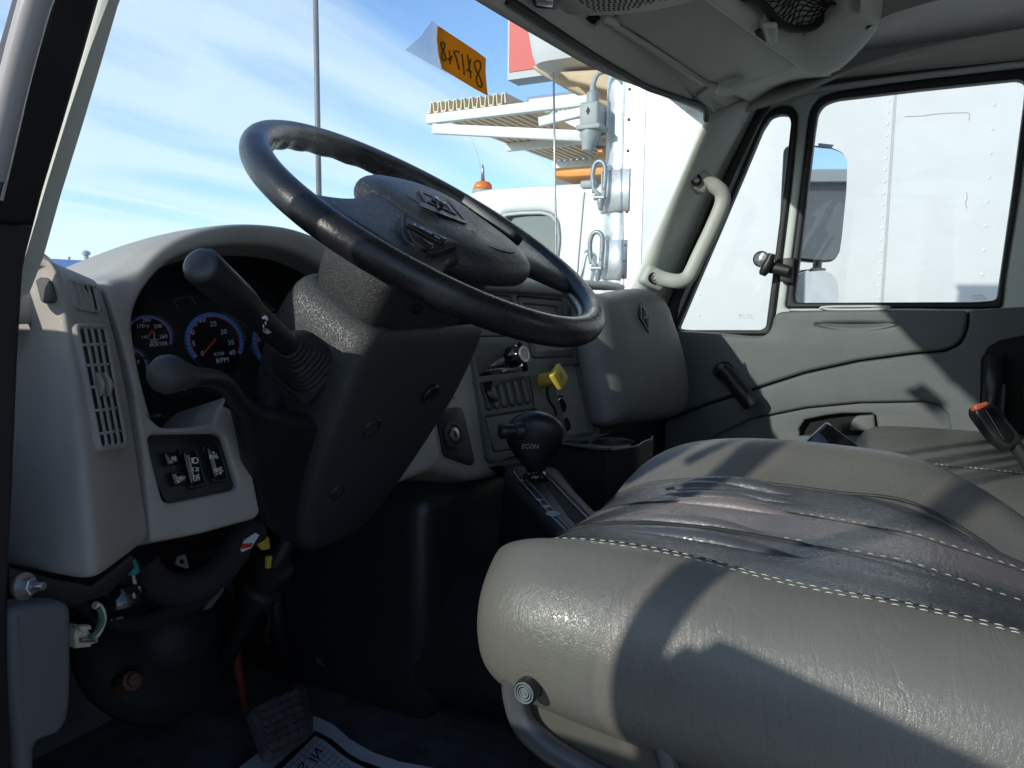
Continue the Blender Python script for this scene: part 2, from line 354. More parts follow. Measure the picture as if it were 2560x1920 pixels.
M = dict(
    taupe=mat('taupe_vinyl', (0.360, 0.328, 0.288), 0.46, leather=0.3, lscale=650, var=0.09, vscale=9, rvar=0.09, scratch=0.22),
    black=mat('black_plastic', (0.016, 0.017, 0.019), 0.42, grain=0.25, gscale=900, var=0.15, rvar=0.08),
    pebble=mat('pebbled_black', (0.034, 0.035, 0.035), 0.38, leather=0.7, lscale=230, var=0.12, rvar=0.08, scratch=0.3),
    shroud=mat('shroud_black', (0.048, 0.050, 0.050), 0.46, leather=0.55, lscale=330, var=0.1),
    rimleather=mat('rim_leather', (0.013, 0.013, 0.016), 0.29, leather=0.14, lscale=420, var=0.25, vscale=25, rvar=0.07, scratch=0.12),
    gloss=mat('gloss_black', (0.008, 0.008, 0.009), 0.08, coat=0.4),
    rubber=mat('rubber', (0.014, 0.014, 0.015), 0.62, grain=0.3, gscale=500, var=0.2),
    seal=mat('weatherstrip', (0.013, 0.013, 0.015), 0.55, grain=0.3, gscale=300, var=0.25, vscale=20),
    dark=mat('dark_cavity', (0.004, 0.004, 0.005), 0.8),
    stack=mat('stack_grey', (0.125, 0.128, 0.120), 0.45, leather=0.25, lscale=800, var=0.06),
    stack2=mat('stack_grey_panel', (0.155, 0.158, 0.148), 0.48, leather=0.2, lscale=900, var=0.06),
    stackdark=mat('stack_dark', (0.022, 0.023, 0.024), 0.45, leather=0.2, lscale=800),
    glove=mat('glovebox_grey', (0.190, 0.190, 0.175), 0.5, leather=0.3, lscale=650, var=0.08, rvar=0.07, scratch=0.25),
    door=mat('door_grey', (0.125, 0.136, 0.134), 0.47, leather=0.3, lscale=520, var=0.07, vscale=8, rvar=0.06, scratch=0.35),
    door2=mat('door_grey_low', (0.115, 0.126, 0.125), 0.5, leather=0.3, lscale=520, var=0.07, vscale=8, scratch=0.3),
    handle=mat('handle_plastic', (0.43, 0.44, 0.385), 0.45, leather=.2, lscale=700, var=.05, scratch=.15),
    trim=mat('pillar_trim', (0.63, 0.65, 0.575), 0.5, leather=0.2, lscale=600, var=0.05, vscale=5, rvar=0.05, scratch=0.15),
    header=mat('header_trim', (0.62, 0.63, 0.545), 0.6, grain=0.25, gscale=600, var=0.05),
    visor=mat('visor_vinyl', (0.60, 0.61, 0.535), 0.6, leather=0.2, lscale=500, var=0.08, vscale=7),
    headliner=mat('headliner_cloth', (0.30, 0.265, 0.235), 0.95, grain=0.7, gscale=1300, var=0.06),
    frame=mat('door_frame_paint', (0.58, 0.63, 0.59), 0.3, var=0.05),
    deckbounce=mat('deck_bounce_tint', (0.66, 0.56, 0.38), 0.5, var=.12, vscale=5),  # warm sun bounce under the deck put into its base colour
    white=mat('white_paint', (0.60, 0.62, 0.63), 0.38, var=0.09, vscale=1.6, rvar=.1, scratch=.0),
    cabwhite=mat('truck_cab_paint', (0.74, 0.76, 0.72), 0.25, coat=0.3, var=0.03, vscale=1.0),
    alu=mat('aluminium', (0.55, 0.57, 0.57), 0.42, metal=0.6, grain=0.05, gscale=90, var=0.15, vscale=9, rvar=0.12),
    galv=mat('galvanised_steel', (0.62, 0.65, 0.66), 0.42, metal=0.35, grain=0.05, gscale=120, var=0.22, vscale=14, rvar=0.15),
    whitemetal=mat('white_metal', (0.70, 0.71, 0.68), 0.4, var=0.10, vscale=6),
    greybox=mat('grey_enclosure', (0.30, 0.33, 0.32), 0.5, var=0.1, vscale=12),
    rust=mat('rust', (0.22, 0.075, 0.025), 0.9, var=0.3, vscale=200),
    orange=mat('orange_paint', (0.70, 0.27, 0.02), 0.45, var=0.1),
    beige=mat('boom_beige', (0.55, 0.42, 0.27), 0.6, var=0.15, vscale=3),
    amber=mat('amber_lens', (0.85, 0.20, 0.03), 0.2, coat=0.6),
    red=mat('sign_red', (0.55, 0.04, 0.03), 0.5),
    signgrey=mat('sign_grey', (0.42, 0.45, 0.45), 0.5),
    green=mat('sign_green', (0.03, 0.16, 0.07), 0.5),
    signblue=mat('sign_blue', (0.16, 0.20, 0.33), 0.5),
    signwhite=mat('sign_white', (0.72, 0.75, 0.76), 0.5),
    roofblue=mat('blue_roof', (0.06, 0.19, 0.48), 0.4),
    pole=mat('grey_pole', (0.20, 0.20, 0.20), 0.5, var=0.1),
    asphalt=mat('lot_concrete', (0.40, 0.385, 0.355), 0.9, grain=0.6, gscale=60, var=0.25, vscale=1.5),
    paperorange=mat('orange_paper', (0.78, 0.43, 0.035), 0.8, var=0.05, vscale=30),
    papergreen=mat('marker_ink', (0.10, 0.12, 0.015), 0.7),
    paper=mat('paper_mat', (0.86, 0.88, 0.94), 0.85, var=0.03, vscale=18),
    ink=mat('black_ink', (0.012, 0.012, 0.018), 0.7),
    inkline=mat('grid_ink', (0.10, 0.12, 0.19), 0.7),
    dimletter=mat('grey_lettering', (0.34, 0.35, 0.36), 0.5),
    letter=mat('white_lettering', (0.90, 0.91, 0.92), 0.5),
    dial=mat('dial_black', (0.005, 0.005, 0.006), 0.5, spec=0.15),
    dialblue=mat('dial_blue', (0.09, 0.34, 0.85), 0.4),
    dialred=mat('needle_red', (0.90, 0.07, 0.04), 0.4),
    hooksteel=mat('hook_steel', (0.26, 0.30, 0.32), 0.4, metal=0.4, var=0.2, vscale=60),
    chrome=mat('chrome', (0.75, 0.76, 0.77), 0.16, metal=1.0),
    steel=mat('dull_steel', (0.40, 0.40, 0.40), 0.35, metal=0.9, var=0.2, vscale=60),
    yellow=mat('yellow_plastic', (0.62, 0.46, 0.07), 0.45, var=0.06, vscale=30),
    kick=mat('kick_panel_grey', (0.125, 0.128, 0.132), 0.6, leather=0.3, lscale=500, var=0.06),
    floor=mat('floor_mat', (0.11, 0.112, 0.116), 0.9, grain=1.0, gscale=160, var=0.45, vscale=14),
    baseplastic=mat('seat_base_plastic', (0.095, 0.093, 0.080), 0.45, var=0.05, rvar=0.06),
    greytube=mat('seat_base_tube', (0.075, 0.077, 0.082), 0.28, grain=0.2, gscale=700),
    wire=mat('white_wire', (0.65, 0.68, 0.64), 0.4), greenwire=mat('green_wire', (0.05, 0.16, 0.10), 0.5), teal=mat('teal_tape', (0.02, 0.22, 0.19), 0.5),
    connector=mat('cream_connector', (0.62, 0.60, 0.45), 0.5),
    brass=mat('corroded_bolt', (0.20, 0.10, 0.06), 0.7, metal=0.4, var=0.3, vscale=150),
    copper=mat('red_rod', (0.16, 0.030, 0.022), 0.5),
    sleeve=mat('braided_sleeve', (0.022, 0.021, 0.024), 0.65, leather=0.9, lscale=420),
    mirror=mat('mirror_glass', (0.85, 0.87, 0.88), 0.02, metal=1.0),
    belt=mat('belt_black', (0.018, 0.018, 0.019), 0.4, grain=0.2), beltred=mat('belt_button', (0.65, 0.14, 0.07), 0.4),
    stitch=mat('thread', (0.56, 0.55, 0.46), 0.7),
    lampclear=mat('lamp_amber_dim', (0.32, 0.11, 0.015), 0.4),
    building=mat('building_white', (0.66, 0.68, 0.68), 0.7), warehouse=mat('warehouse_grey', (0.16, 0.17, 0.18), 0.7, var=0.1),
    net=mat('net_black', (0.010, 0.010, 0.011), 0.8),
    cream=mat('cream_label', (0.66, 0.68, 0.68), 0.6),
)
_t = M['paperorange'].node_tree; _tl = _t.nodes.new('ShaderNodeBsdfTranslucent'); _tl.inputs[0].default_value = (.80, .43, .03, 1); _mx = _t.nodes.new('ShaderNodeMixShader'); _mx.inputs[0].default_value = .5
_t.links.new(_t.nodes['Principled BSDF'].outputs[0], _mx.inputs[1]); _t.links.new(_tl.outputs[0], _mx.inputs[2]); _t.links.new(_mx.outputs[0], _t.nodes['Material Output'].inputs[0])
G_wind = glass('windshield_glass', (0.95, 0.985, 0.985), 0.0012, dust=.022)
G_side = glass('door_glass', (0.95, 0.975, 0.97), 0.02, dust=.012)
G_lens = glass('cluster_lens', (0.95, 0.96, 0.97), 0.006, 0.02)
G_cab = glass('far_cab_glass', (0.42, 0.55, 0.58), 0.22)
G_film = mat('clear_film', (.85, .88, .88), .35); G_film.node_tree.nodes['Principled BSDF'].inputs['Alpha'].default_value = .26
# ================================================================== the lot outside
GZ = -2.1
b = MB(); b.add([(-400, -400, GZ), (900, -400, GZ), (900, 900, GZ), (-400, 900, GZ)], [(0, 1, 2, 3)])
tag(b.build('ground', M['asphalt'], None, False), kind='structure')
# ---- tall light pole
base = hit(801, 690, PY(16.0)); px0, py0 = base[0], base[1]
t = thing('light_pole', 'tall plain grey light pole rising straight up beyond the steering wheel', 'light pole', (px0, py0, GZ))
MB_ = MB(); MB_.tube([(px0, py0, GZ+0.5), (px0, py0, 12)], [0.085, 0.075], 16); MB_.build('shaft', M['pole'], t)
b = MB(); b.lathe((px0, py0, GZ), (0, 0, 1), [(0.3, 0), (0.3, 0.5), (0.28, 0.54)], 20); b.build('footing', M['building'], t, True, 40)
b = MB(); b.box(px0-0.6, px0+0.6, py0-0.15, py0+0.15, 11.9, 12.05, 0, 0.02); b.build('lamp_head', M['pole'], t)
# ---- small street lamp
q = hit(365, 690, PY(95.0)); top = hit(365, 640, PY(95.0)); arm = hit(342, 634, PY(95.0))
t = thing('street_lamp', 'small distant street lamp with curved arm above the dash hollow', 'street lamp', (q[0], q[1], GZ))
b = MB(); b.tube([(q[0], q[1], GZ), top], 0.10, 8); b.build('post', M['pole'], t)
b = MB(); b.tube([top, (top+arm)/2+np.array((0, 0, .1)), arm], [0.08, 0.08, 0.13], 8); b.build('arm', M['pole'], t)
q = hit(173, 690, PY(95.0)); top = hit(173, 646, PY(95.0))
b = MB(); b.tube([(q[0], q[1], GZ), top], [0.12, 0.09], 8); b.lathe(top, (0, 0, 1), [(0.14, 0), (0.16, 0.1), (0.02, 0.2)], 8)
tag(b.build('utility_post', M['pole']), 'thin distant post to the left of the blue-roofed building', 'post')
# ---- building with the blue roof
Yb = 60.0; a, c, d, e = hit(185, 664, PY(Yb)), hit(306, 668, PY(Yb)), hit(328, 682, PY(Yb)), hit(285, 686, PY(Yb))
zr, ze = hit(240, 665, PY(Yb))[2], hit(240, 685, PY(Yb))[2]
xl, xr = a[0]-8, c[0]
t = thing('metal_building', 'distant white metal building with a bright blue roof', 'building', ((xl+xr)/2, Yb, GZ))
b = MB(); b.box(xl, xr, Yb-1, Yb+10, GZ, ze); b.build('wall', M['building'], t, False)
b = MB(); b.add([(xl-.3, Yb-1.3, ze+.05), (xr+.3, Yb-1.3, ze+.05), (xr+.1, Yb+4.5, zr+.6), (xl-.3, Yb+4.5, zr+.6), (xl-.3, Yb-1.3, ze-.1), (xr+.3, Yb-1.3, ze-.1), (xr+.1, Yb+4.5, zr+.45), (xl-.3, Yb+4.5, zr+.45)],
   [(0, 1, 2, 3), (4, 7, 6, 5), (0, 4, 5, 1), (1, 5, 6, 2), (2, 6, 7, 3), (3, 7, 4, 0)]); b.build('roof', M['roofblue'], t, False)
b = MB(); b.add([(xr+.02, Yb-1, ze), (xr+1.2, Yb+3, ze), (xr+.02, Yb+4.5, zr+.4)], [(0, 1, 2)]); b.build('gable', M['building'], t, False)
b = MB(); b.lathe((xr-1.2, Yb+3, zr+.3), (0, 0, 1), [(0.2, 0), (0.2, .7), (.35, .7), (.35, .95), (.05, 1.1)], 10); b.build('roof_vent', M['signgrey'], t, True, 40)
# ---- big warehouse behind us (seen in the door mirrors)
t = thing('warehouse', 'grey warehouse with a white roof edge, seen only in the large door mirror', 'building', (14, -26, GZ))
b = MB(); b.box(-10, 40, -34, -26, GZ, 3.3); b.build('wall', M['warehouse'], t, False)
b = MB(); b.box(-10.3, 40.3, -34.3, -25.7, 3.3, 3.7); b.build('roof_edge', M['signgrey'], t, False)
# ================================================================== neighbouring white box truck
BX = 3.6
t = thing('box_truck', 'white box truck parked alongside, riveted box body and white cab', 'truck', (4.7, 0, GZ)); BT = t
ycor = hit(1592, 500, PX(BX))[1]
b = MB(); b.box(BX, BX+2.4, -7, ycor, GZ+0.9, 2.3)
# rivet rows and panel seam on the side wall
def rivets(u0, v0, u1, v1, n, r, mb):
    for i in range(n):
        s = i/(n-1); p = hit(u0+(u1-u0)*s, v0+(v1-v0)*s, PX(BX))
        mb.lathe(p+np.array((0.001, 0, 0)), (-1, 0, 0), [(r, 0), (r*.85, r*.2), (r*.4, r*.36), (r*.02, r*.40)], 8)
rivets(2223, 252, 2195, 743, 18, 0.0078, b)
rivets(2485, 262, 2456, 686, 8, 0.0085, b)
rivets(1751, 684, 1747, 788, 3, 0.0085, b)
pz0, pz1 = hit(2233, 235, PX(BX)), hit(2204, 760, PX(BX))
b.box(BX-0.003, BX, pz0[1]-.004, pz0[1]+.002, -2, 2.2)
b.build('box_wall', M['white'], t, True, 30)
b2 = MB(); b2.tube([hit(u, v, PX(BX-.0005)) for u, v in cr_([(2262, 291), (2300, 290), (2350, 284), (2395, 282), (2418, 282), (2424, 288), (2422, 300)], 4, False)], .0016, 5)
b2.build('scuff', mat('scuff_grey', (.40, .40, .40), .6), t); b2 = MB()
b2.tube([hit(u, v, PX(BX-.0005)) for u, v in cr_([(2416, 480), (2418, 495), (2414, 506), (2417, 520)], 4, False)], .0016, 5)
b2.build('scuff', mat('scuff_grey', (.40, .40, .40), .6), t)
# panel joint shadow groove
b = MB(); y = pz0[1]-0.010; b.box(BX-0.0015, BX+0.001, y-.003, y+.003, -2, 2.2); b.build('panel_joint', M['signgrey'], t, False)
b = MB(); b.box(BX-0.03, BX+2.43, -7, ycor+.02, 2.3, 2.4); b.box(BX-0.03, BX+2.43, -7, ycor+.02, GZ+.82, GZ+.9); b.build('edge_rail', M['alu'], t, False)
# corner post with bolt flange
pa, pb_ = hit(1560, 190, PX(BX)), hit(1541, 740, PX(BX))
yc = hit(1548, 500, PX(BX))[1]; ypr = 0.105
b = MB(); b.tube([(BX+0.10, yc+.015, GZ+.9), (BX+0.10, yc+.015, 2.3)], .093, 28); b.build('corner_post', M['galv'], t, True, 50)
b = MB(); b.box(BX-0.004, BX+0.004, ycor-.03, yc-.02, GZ+.9, 2.3)
b.build('post_flange', M['alu'], t, False)
for (u, v) in [(1574, 223), (1572, 299), (1570, 377), (1571, 435), (1570, 473), (1569, 512), (1567, 529), (1563, 613), (1561, 652), (1558, 690)]:
    b = MB(); p = hit(u, v, PX(BX-.004)); b.lathe(p, (-1, 0, 0), [(0.0085, 0), (0.008, .004), (.004, .006), (.0005, .0065)], 10)
    b.build('rusty_screw', M['rust'], t)
for k, (v0, v1, uL, uR) in enumerate([(424, 528, 1505, 1575), (600, 697, 1494, 1566)]):
    z0, z1 = hit(1540, v1, PX(BX))[2], hit(1540, v0, PX(BX))[2]
    ya, yb = hit(uL, (v0+v1)/2, PX(BX))[1], hit(uR, (v0+v1)/2, PX(BX))[1]
    b = MB(); pts = [(BX-.006, yb), (BX-.006, yc-.05), (BX-.006, yc-.0), (BX+.004, yc+.05), (BX+.03, yc+.095), (BX+.07, yc+.118), (BX+.11, yc+.12)]
    b.loft([[(x, y, z0) for x, y in pts], [(x, y, (z0+z1)/2) for x, y in pts], [(x, y, z1) for x, y in pts]], caps=False, ring_closed=False)
    o = b.build('post_clamp', M['galv'], t); s = o.modifiers.new('thick', 'SOLIDIFY'); s.thickness = 0.006
# deck over the cab
zd = hit(1072, 286, PX(BX))[2]; yo = hit(1072, 295, PX(BX))[1]
DX1 = 5.25
b = MB(); pitch = (yo-hit(1260, 262, PX(BX))[1])/9.5; y = yo
hh = 0.052
prof = []
yy = yo+.01
while yy > hit(1262, 262, PX(BX))[1]:
    prof += [(yy, 0), (yy-pitch*.30, 0), (yy-pitch*.40, hh), (yy-pitch*.80, hh), (yy-pitch*.92, 0)]; yy -= pitch
th = 0.008
ring0 = [(BX, y_, zd+.012+z_) for y_, z_ in prof]; ring1 = [(DX1, y_, zd+.012+z_) for y_, z_ in prof]
b.loft([ring0, ring1], caps=False, ring_closed=False)
o = b.build('corrugated_deck', M['deckbounce'], t, False); s = o.modifiers.new('thick', 'SOLIDIFY'); s.thickness = th
def bar(mb, a, c, h, w): mb.obox((np.array(a)+np.array(c))/2, *frame_of(a, c), np.linalg.norm(np.array(c)-np.array(a))/2, w/2, h/2, 0, 0.003)
def frame_of(a, c):
    ex = np.array(c, float)-np.array(a, float); ex /= np.linalg.norm(ex); q = np.array((0, 0, 1.0)) if abs(ex[2]) < .95 else np.array((0, 1.0, 0))
    ey = np.cross(q, ex); ey /= np.linalg.norm(ey); return ex, ey, np.cross(ex, ey)
b = MB(); zb = zd-.022
bar(b, (BX+.02, yo+.02, zb), (BX+.02, hit(1478, 255, PX(BX))[1], zb), .05, .04); b.build('deck_beam', M['whitemetal'], t, True, 30); b = MB()
bar(b, (DX1, yo+.02, zb), (DX1, ycor+.08, zb), .05, .04)
b.build('deck_beam', M['whitemetal'], t, True, 30); b = MB()
bar(b, (BX+.9, yo, zb), (BX+.9, ycor+.08, zb), .05, .04)
b.build('deck_beam', M['whitemetal'], t, True, 30)
zbr = hit(1455, 340, PX(BX))[2]
for x in (BX+.02, DX1):
    b = MB(); bar(b, (x, yo-.02, zd-.075), (x, hit(1462, 340, PX(BX))[1], zbr), .052, .04)
    bar(b, (x, hit(1345, 305, PX(BX))[1], zd-.10), (x, hit(1480, 300, PX(BX))[1], zd-.065), .045, .035); b.build('deck_brace', M['whitemetal'], t, True, 30)
b = MB(); b.box(BX+.16, BX+.20, hit(1560, 300, PX(BX))[1], hit(1492, 300, PX(BX+.16))[1], hit(1500, 352, PX(BX))[2], hit(1500, 250, PX(BX))[2]); b.build('mounting_plate', mat('speckled_plate', (.085, .07, .06), .7, var=.6, vscale=60), t, False)
b = MB(); b.box(BX+.22, BX+1.4, ycor+.02, hit(1452, 355, PX(BX))[1], hit(1500, 372, PX(BX))[2], hit(1500, 350, PX(BX))[2], 0, .006)
b.box(BX+.5, BX+1.9, ycor+.2, hit(1438, 445, PX(BX+.8))[1], hit(1440, 462, PX(BX+.8))[2], hit(1440, 440, PX(BX+.8))[2], 0, .006); b.build('orange_beam', M['orange'], t)
b = MB(); b.box(BX+.8, BX+.9, hit(1440, 440, PX(BX+.8))[1], hit(1388, 440, PX(BX+.8))[1], .3, hit(1400, 420, PX(BX+.8))[2]); b.build('cab_guard', M['white'], t, False)
# junction box with conduit
c = hit(1481, 292, PX(BX-.05)); nb = MB()
nb.obox(c, (1, 0, 0), (0, 1, 0), (0, 0, 1), .05, .048, .062, 0, .012)
nb.obox(c+np.array((0, 0, -.055)), (1, 0, 0), (0, 1, 0), (0, 0, 1), .058, .062, .012, 0, .006)
nb.lathe(c+np.array((0, 0, .06)), (0, 0, 1), [(.030, 0), (.030, .05), (.024, .055), (.016, .06), (.016, .085)], 16)
nb.lathe(c+np.array((0, .005, -.066)), (-.2, .1, -1), [(.05, 0), (.052, .03), (.035, .06), (.026, .1)], 16)
tj = thing('junction_box', 'grey weatherproof electrical box hanging on the post above the deck braces', 'junction box', c)
nb.build('enclosure', M['greybox'], tj, True, 35)
nb = MB(); nb.tube(cr_([c+np.array((0, 0, .14)), c+np.array((0, -.02, .19)), c+np.array((0.02, -.06, .205)), c+np.array((0.06, -.115, .17)), c+np.array((.08, -.13, .10))], 5, False), .011, 10); nb.build('conduit', M['greybox'], tj)
p = hit(1470, 277, PX(BX-.101)); nb = MB(); s_ = .016
nb.add([p+np.array((0, 0, s_*1.3)), p+np.array((0, s_*.7, 0)), p+np.array((0, 0, -s_*1.3)), p+np.array((0, -s_*.7, 0))], [(0, 1, 2, 3)]); nb.build('diamond_mark', M['ink'], tj, False)
# snap hooks
def snap_hook(u, v, us, name_label):
    c = hit(u, v, PX(BX-.03))
    tt = thing('snap_hook', name_label, 'snap hook', c, 'snap hooks on the corner post')
    def q(du, dv): return hit(u+du, v+dv, PX(BX-.03))
    b = MB(); b.tube(cr_([q(-12, 22), q(-15, 0), q(-16, -28), q(-10, -50), q(3, -57), q(14, -46), q(15, -15), q(12, 15)], 5, False), .0115, 10); b.build('hook', M['hooksteel'], tt)
    b = MB(); b.tube(cr_([q(13, 0), q(12, 20), q(10, 34)], 4, False), [.011]*4+[.013]*4+[.010], 10); b.tube([q(-13, 10), q(-6, 22), q(4, 32)], [.009, .012, .012], 10); b.build('gate', M['greybox'], tt)
    b = MB(); b.tube([q(-12, 34), q(14, 34)], .014, 10); b.lathe(q(4, 38), (0, 0, -1), [(.016, 0), (.018, .02), (.012, .035), (.013, .045), (.006, .055)], 14); b.build('swivel', M['hooksteel'], tt, True, 40)
snap_hook(1498, 460, 1, 'grey steel snap hook clipped beside the upper clamp of the corner post')
snap_hook(1491, 637, 1, 'grey steel snap hook clipped beside the lower clamp of the corner post')
# ---- cab of the box truck
CX = 3.72
def cz(u, v): h = hit(u, v, PX(CX)); return (h[1], h[2])
outline = [cz(1150, 520), cz(1162, 492), cz(1180, 479), cz(1215, 472), cz(1330, 463), cz(1460, 457), cz(1500, 457), cz(1560, 457)]
yb0 = outline[-1][0]
fr = [(yb0, -1.3), (outline[0][0]+1.5, -1.3), (outline[0][0]+1.4, -.45), (outline[0][0]+.22, -.25), (outline[0][0]+.10, .1)]
pol = [(CX, y, z) for y, z in outline+fr]
# window loop
wn = [(1255, 533), (1300, 528), (1355, 527), (1380, 534), (1395, 555), (1399, 600), (1394, 640), (1388, 690), (1250, 690), (1225, 620)]
cabpl = PX(CX)
plate('cab_shell', cabpl, [pol, wn], 1.9, M['cabwhite'], t, bev=0.03, res=4, rnd=0.06, holes_rnd=.03)
o = plate('cab_window', PX(CX+.05), [wn], .006, G_cab, t)
wn2 = [((u-1330)*.93+1330, (v-610)*.92+612) for u, v in wn]
plate('window_rubber', PX(CX-.002), [wn, wn2], .03, M['signgrey'], t, bev=.006, rnd=.02)
# interior bits of that cab: seat and yellow grab pole
b = MB(); b.box(CX+.55, CX+1.1, yb0+.15, yb0+.3, -.6, .28, 0, .05); b.box(CX+.55, CX+1.1, yb0+.1, yb0+.6, -.6, -.1, 0, .05); b.build('cab_seat', M['greybox'], t)
b = MB(); p0, p1 = hit(1385, 600, PX(CX+.5)), hit(1350, 720, PX(CX+.5)); b.tube([p0, p1], .03, 8); b.build('yellow_pole', M['orange'], t)
# door seam
b = MB(); b.tube([hit(u, v, PX(CX-.001)) for u, v in cr_([(1462, 480), (1459, 500), (1452, 580), (1446, 650), (1441, 720)], 4, False)], .004, 6); b.build('door_seam', M['greybox'], t)
b = MB(); p = hit(1479, 463, PX(CX+.03)); b.obox(p, (1, 0, 0), (0, 1, 0), (0, 0, 1), .05, .045, .02, 0, .01); b.build('roof_trim', M['greybox'], t)
b = MB(); b.tube(cr_([hit(1463, 632, PX(CX-.02)), hit(1468, 628, PX(CX-.05)), hit(1462, 650, PX(CX-.06)), hit(1455, 690, PX(CX-.06)), hit(1451, 725, PX(CX-.02))], 5, False), .009, 10); b.build('grab_rail', M['chrome'], t)
# wheels, mostly hidden
for y in (-4.6, 3.6):
    b = MB(); b.lathe((BX+.05, y, GZ+.5), (1, 0, 0), [(.3, 0), (.48, .0), (.5, .05), (.5, .25), (.48, .3), (.2, .3)], 28); b.build('wheel', M['rubber'], t, True, 40)
c = hit(1207, 466, PX(CX+.25)); t2 = thing('marker_light', 'orange dome marker light on the white cab roof', 'marker light', c)
b = MB(); b.lathe(c+np.array((0, 0, -.022)), (0, 0, 1), [(.058, 0), (.055, .026), (.042, .044), (.018, .053), (.002, .055)], 20); b.build('lens', M['amber'], t2)
b = MB(); b.lathe(c+np.array((0, 0, -.04)), (0, 0, 1), [(.061, 0), (.061, .02)], 20); b.build('base', M['greybox'], t2, True, 40)
b = MB(); p = c+np.array((0, 0, .035)); b.tube(cr_([p, hit(1196, 395, PX(CX+.25)), hit(1180, 350, PX(CX+.25)), hit(1160, 305, PX(CX+.25))], 5, False), .0022, 6); b.lathe(p, (0, 0, 1), [(.012, 0), (.008, .06), (.003, .09)], 8)
tag(b.build('whip_antenna', M['steel']), 'hair-thin antenna curving up from the orange marker light', 'antenna')
b = MB(); b.tube([hit(1384, 180, PX(3.2)), hit(1387, 420, PX(3.2)), hit(1391, 640, PX(3.2)), hit(1393, 760, PX(3.2))], .005, 8)
tag(b.build('rod_antenna', M['steel']), 'straight thin grey rod standing in front of the white cab window', 'antenna')
# ---- aerial bucket and boom behind the deck
KX = 4.6
c = hit(1420, 150, PX(KX)); t = thing('aerial_lift', 'white aerial lift bucket on a beige boom above the deck', 'aerial lift', c)
z0, z1 = hit(1420, 150, PX(KX))[2], hit(1420, -40, PX(KX))[2]; y1 = hit(1304, 120, PX(KX))[1]; y0 = y1-1.0
rings = []
for s, g in ((0, .12), (.06, .04), (.2, 0.02), (.5, 0.0), (1, -.02)):
    z = z0+(z1-z0)*s; pts = [(KX+g, y1-g, z), (KX+g, y0+g, z), (KX+.75-g, y0+g, z), (KX+.75-g, y1-g, z)]
    rings.append([np.array((p[0], p[1], z)) for p in fillet([np.array(q[:2]) for q in pts], .14, 5)])
loft('bucket', rings, M['white'], t, autos=50)
b = MB()
for (u, v) in [(1363, 83), (1404, 105)]: b.lathe(hit(u, v, PX(KX)), (-1, 0, 0), [(.035, 0), (.03, .012), (.005, .014)], 12)
b.build('drain_plugs', M['beige'], t)
plate('bucket_underside_shade', PX(KX+.30), [[(1322, 164), (1345, 182), (1420, 222), (1482, 250), (1640, 330), (1640, 150), (1400, 150)]], .5, M['beige'], t, bev=.03)  # tapering underside of the bucket, its shade put in as beige
plate('boom', PX(KX+.12), [[(1395, 178), (1500, 172), (1640, 165), (1640, 262), (1540, 232), (1420, 200)]], .16, M['beige'], t, bev=.02)
b = MB(); b.tube(cr_([hit(1494, 160, PX(KX-.06)), hit(1496, 172, PX(KX-.06)), hit(1505, 178, PX(KX-.06)), hit(1525, 179, PX(KX-.06))], 4, False), .012, 8); b.build('step_loop', M['whitemetal'], t)
# ---- signs
SX = 9.0
a, c = hit(1270, 40, PX(SX)), hit(1560, 160, PX(SX)); t = thing('red_sign', 'red sign with a grey frame beside the white bucket', 'sign', (SX, (a[1]+c[1])/2, GZ))
b = MB(); b.box(SX, SX+.3, c[1], a[1], c[2], a[2]+.4); b.build('frame', M['signgrey'], t, False)
a2, c2 = hit(1275, 40, PX(SX)), hit(1560, 140, PX(SX)); b = MB(); b.box(SX-.012, SX, c2[1], a2[1], c2[2], a2[2]+.3); b.build('panel', M['red'], t, False)
b = MB(); ym = c[1]+.2; b.tube([(SX+.15, ym, GZ), (SX+.15, ym, c[2])], .12, 10); b.build('post', M['pole'], t)
SX = 12.0
a, c = hit(1317, 242, PX(SX)), hit(1520, 330, PX(SX)); t = thing('lettered_sign', 'green and white lettered sign seen between the deck braces', 'sign', (SX, (a[1]+c[1])/2, GZ))
b = MB(); b.box(SX, SX+.3, c[1], a[1], c[2], a[2]); b.build('cabinet', M['signblue'], t, False)
b = MB(); g = .05; b.box(SX-.01, SX, c[1]+g, a[1]-g, c[2]+g, a[2]-g); b.build('face', M['signwhite'], t, False)
f = [(1362, 257), (1520, 257), (1520, 297), (1350, 297)]
plate('green_panel', PX(SX-.014), [f], .006, M['green'], t)
px_text('lettering', 'EXPRESS', 1362, 280, 1461, 280, PX(SX-.014), M['letter'], t, hgt=.115, lift=.006)
px_text('lettering', 'ASSESSMENT', 1362, 290.5, 1455, 289.5, PX(SX-.014), M['letter'], t, hgt=.05, lift=.006)
b = MB(); b.tube([(SX+.15, c[1]+.3, GZ), (SX+.15, c[1]+.3, c[2])], .14, 10); b.build('post', M['pole'], t)
# ================================================================== our own cab: shell, glass, roof
W0 = ((0, .72, 0), (0, 1, .54))
RX = 2.15
cab = thing('truck_cab', 'grey and beige truck cab shell with pillars, roof lining and dark floor', 'truck cab', (1.25, 0.3, -.75))
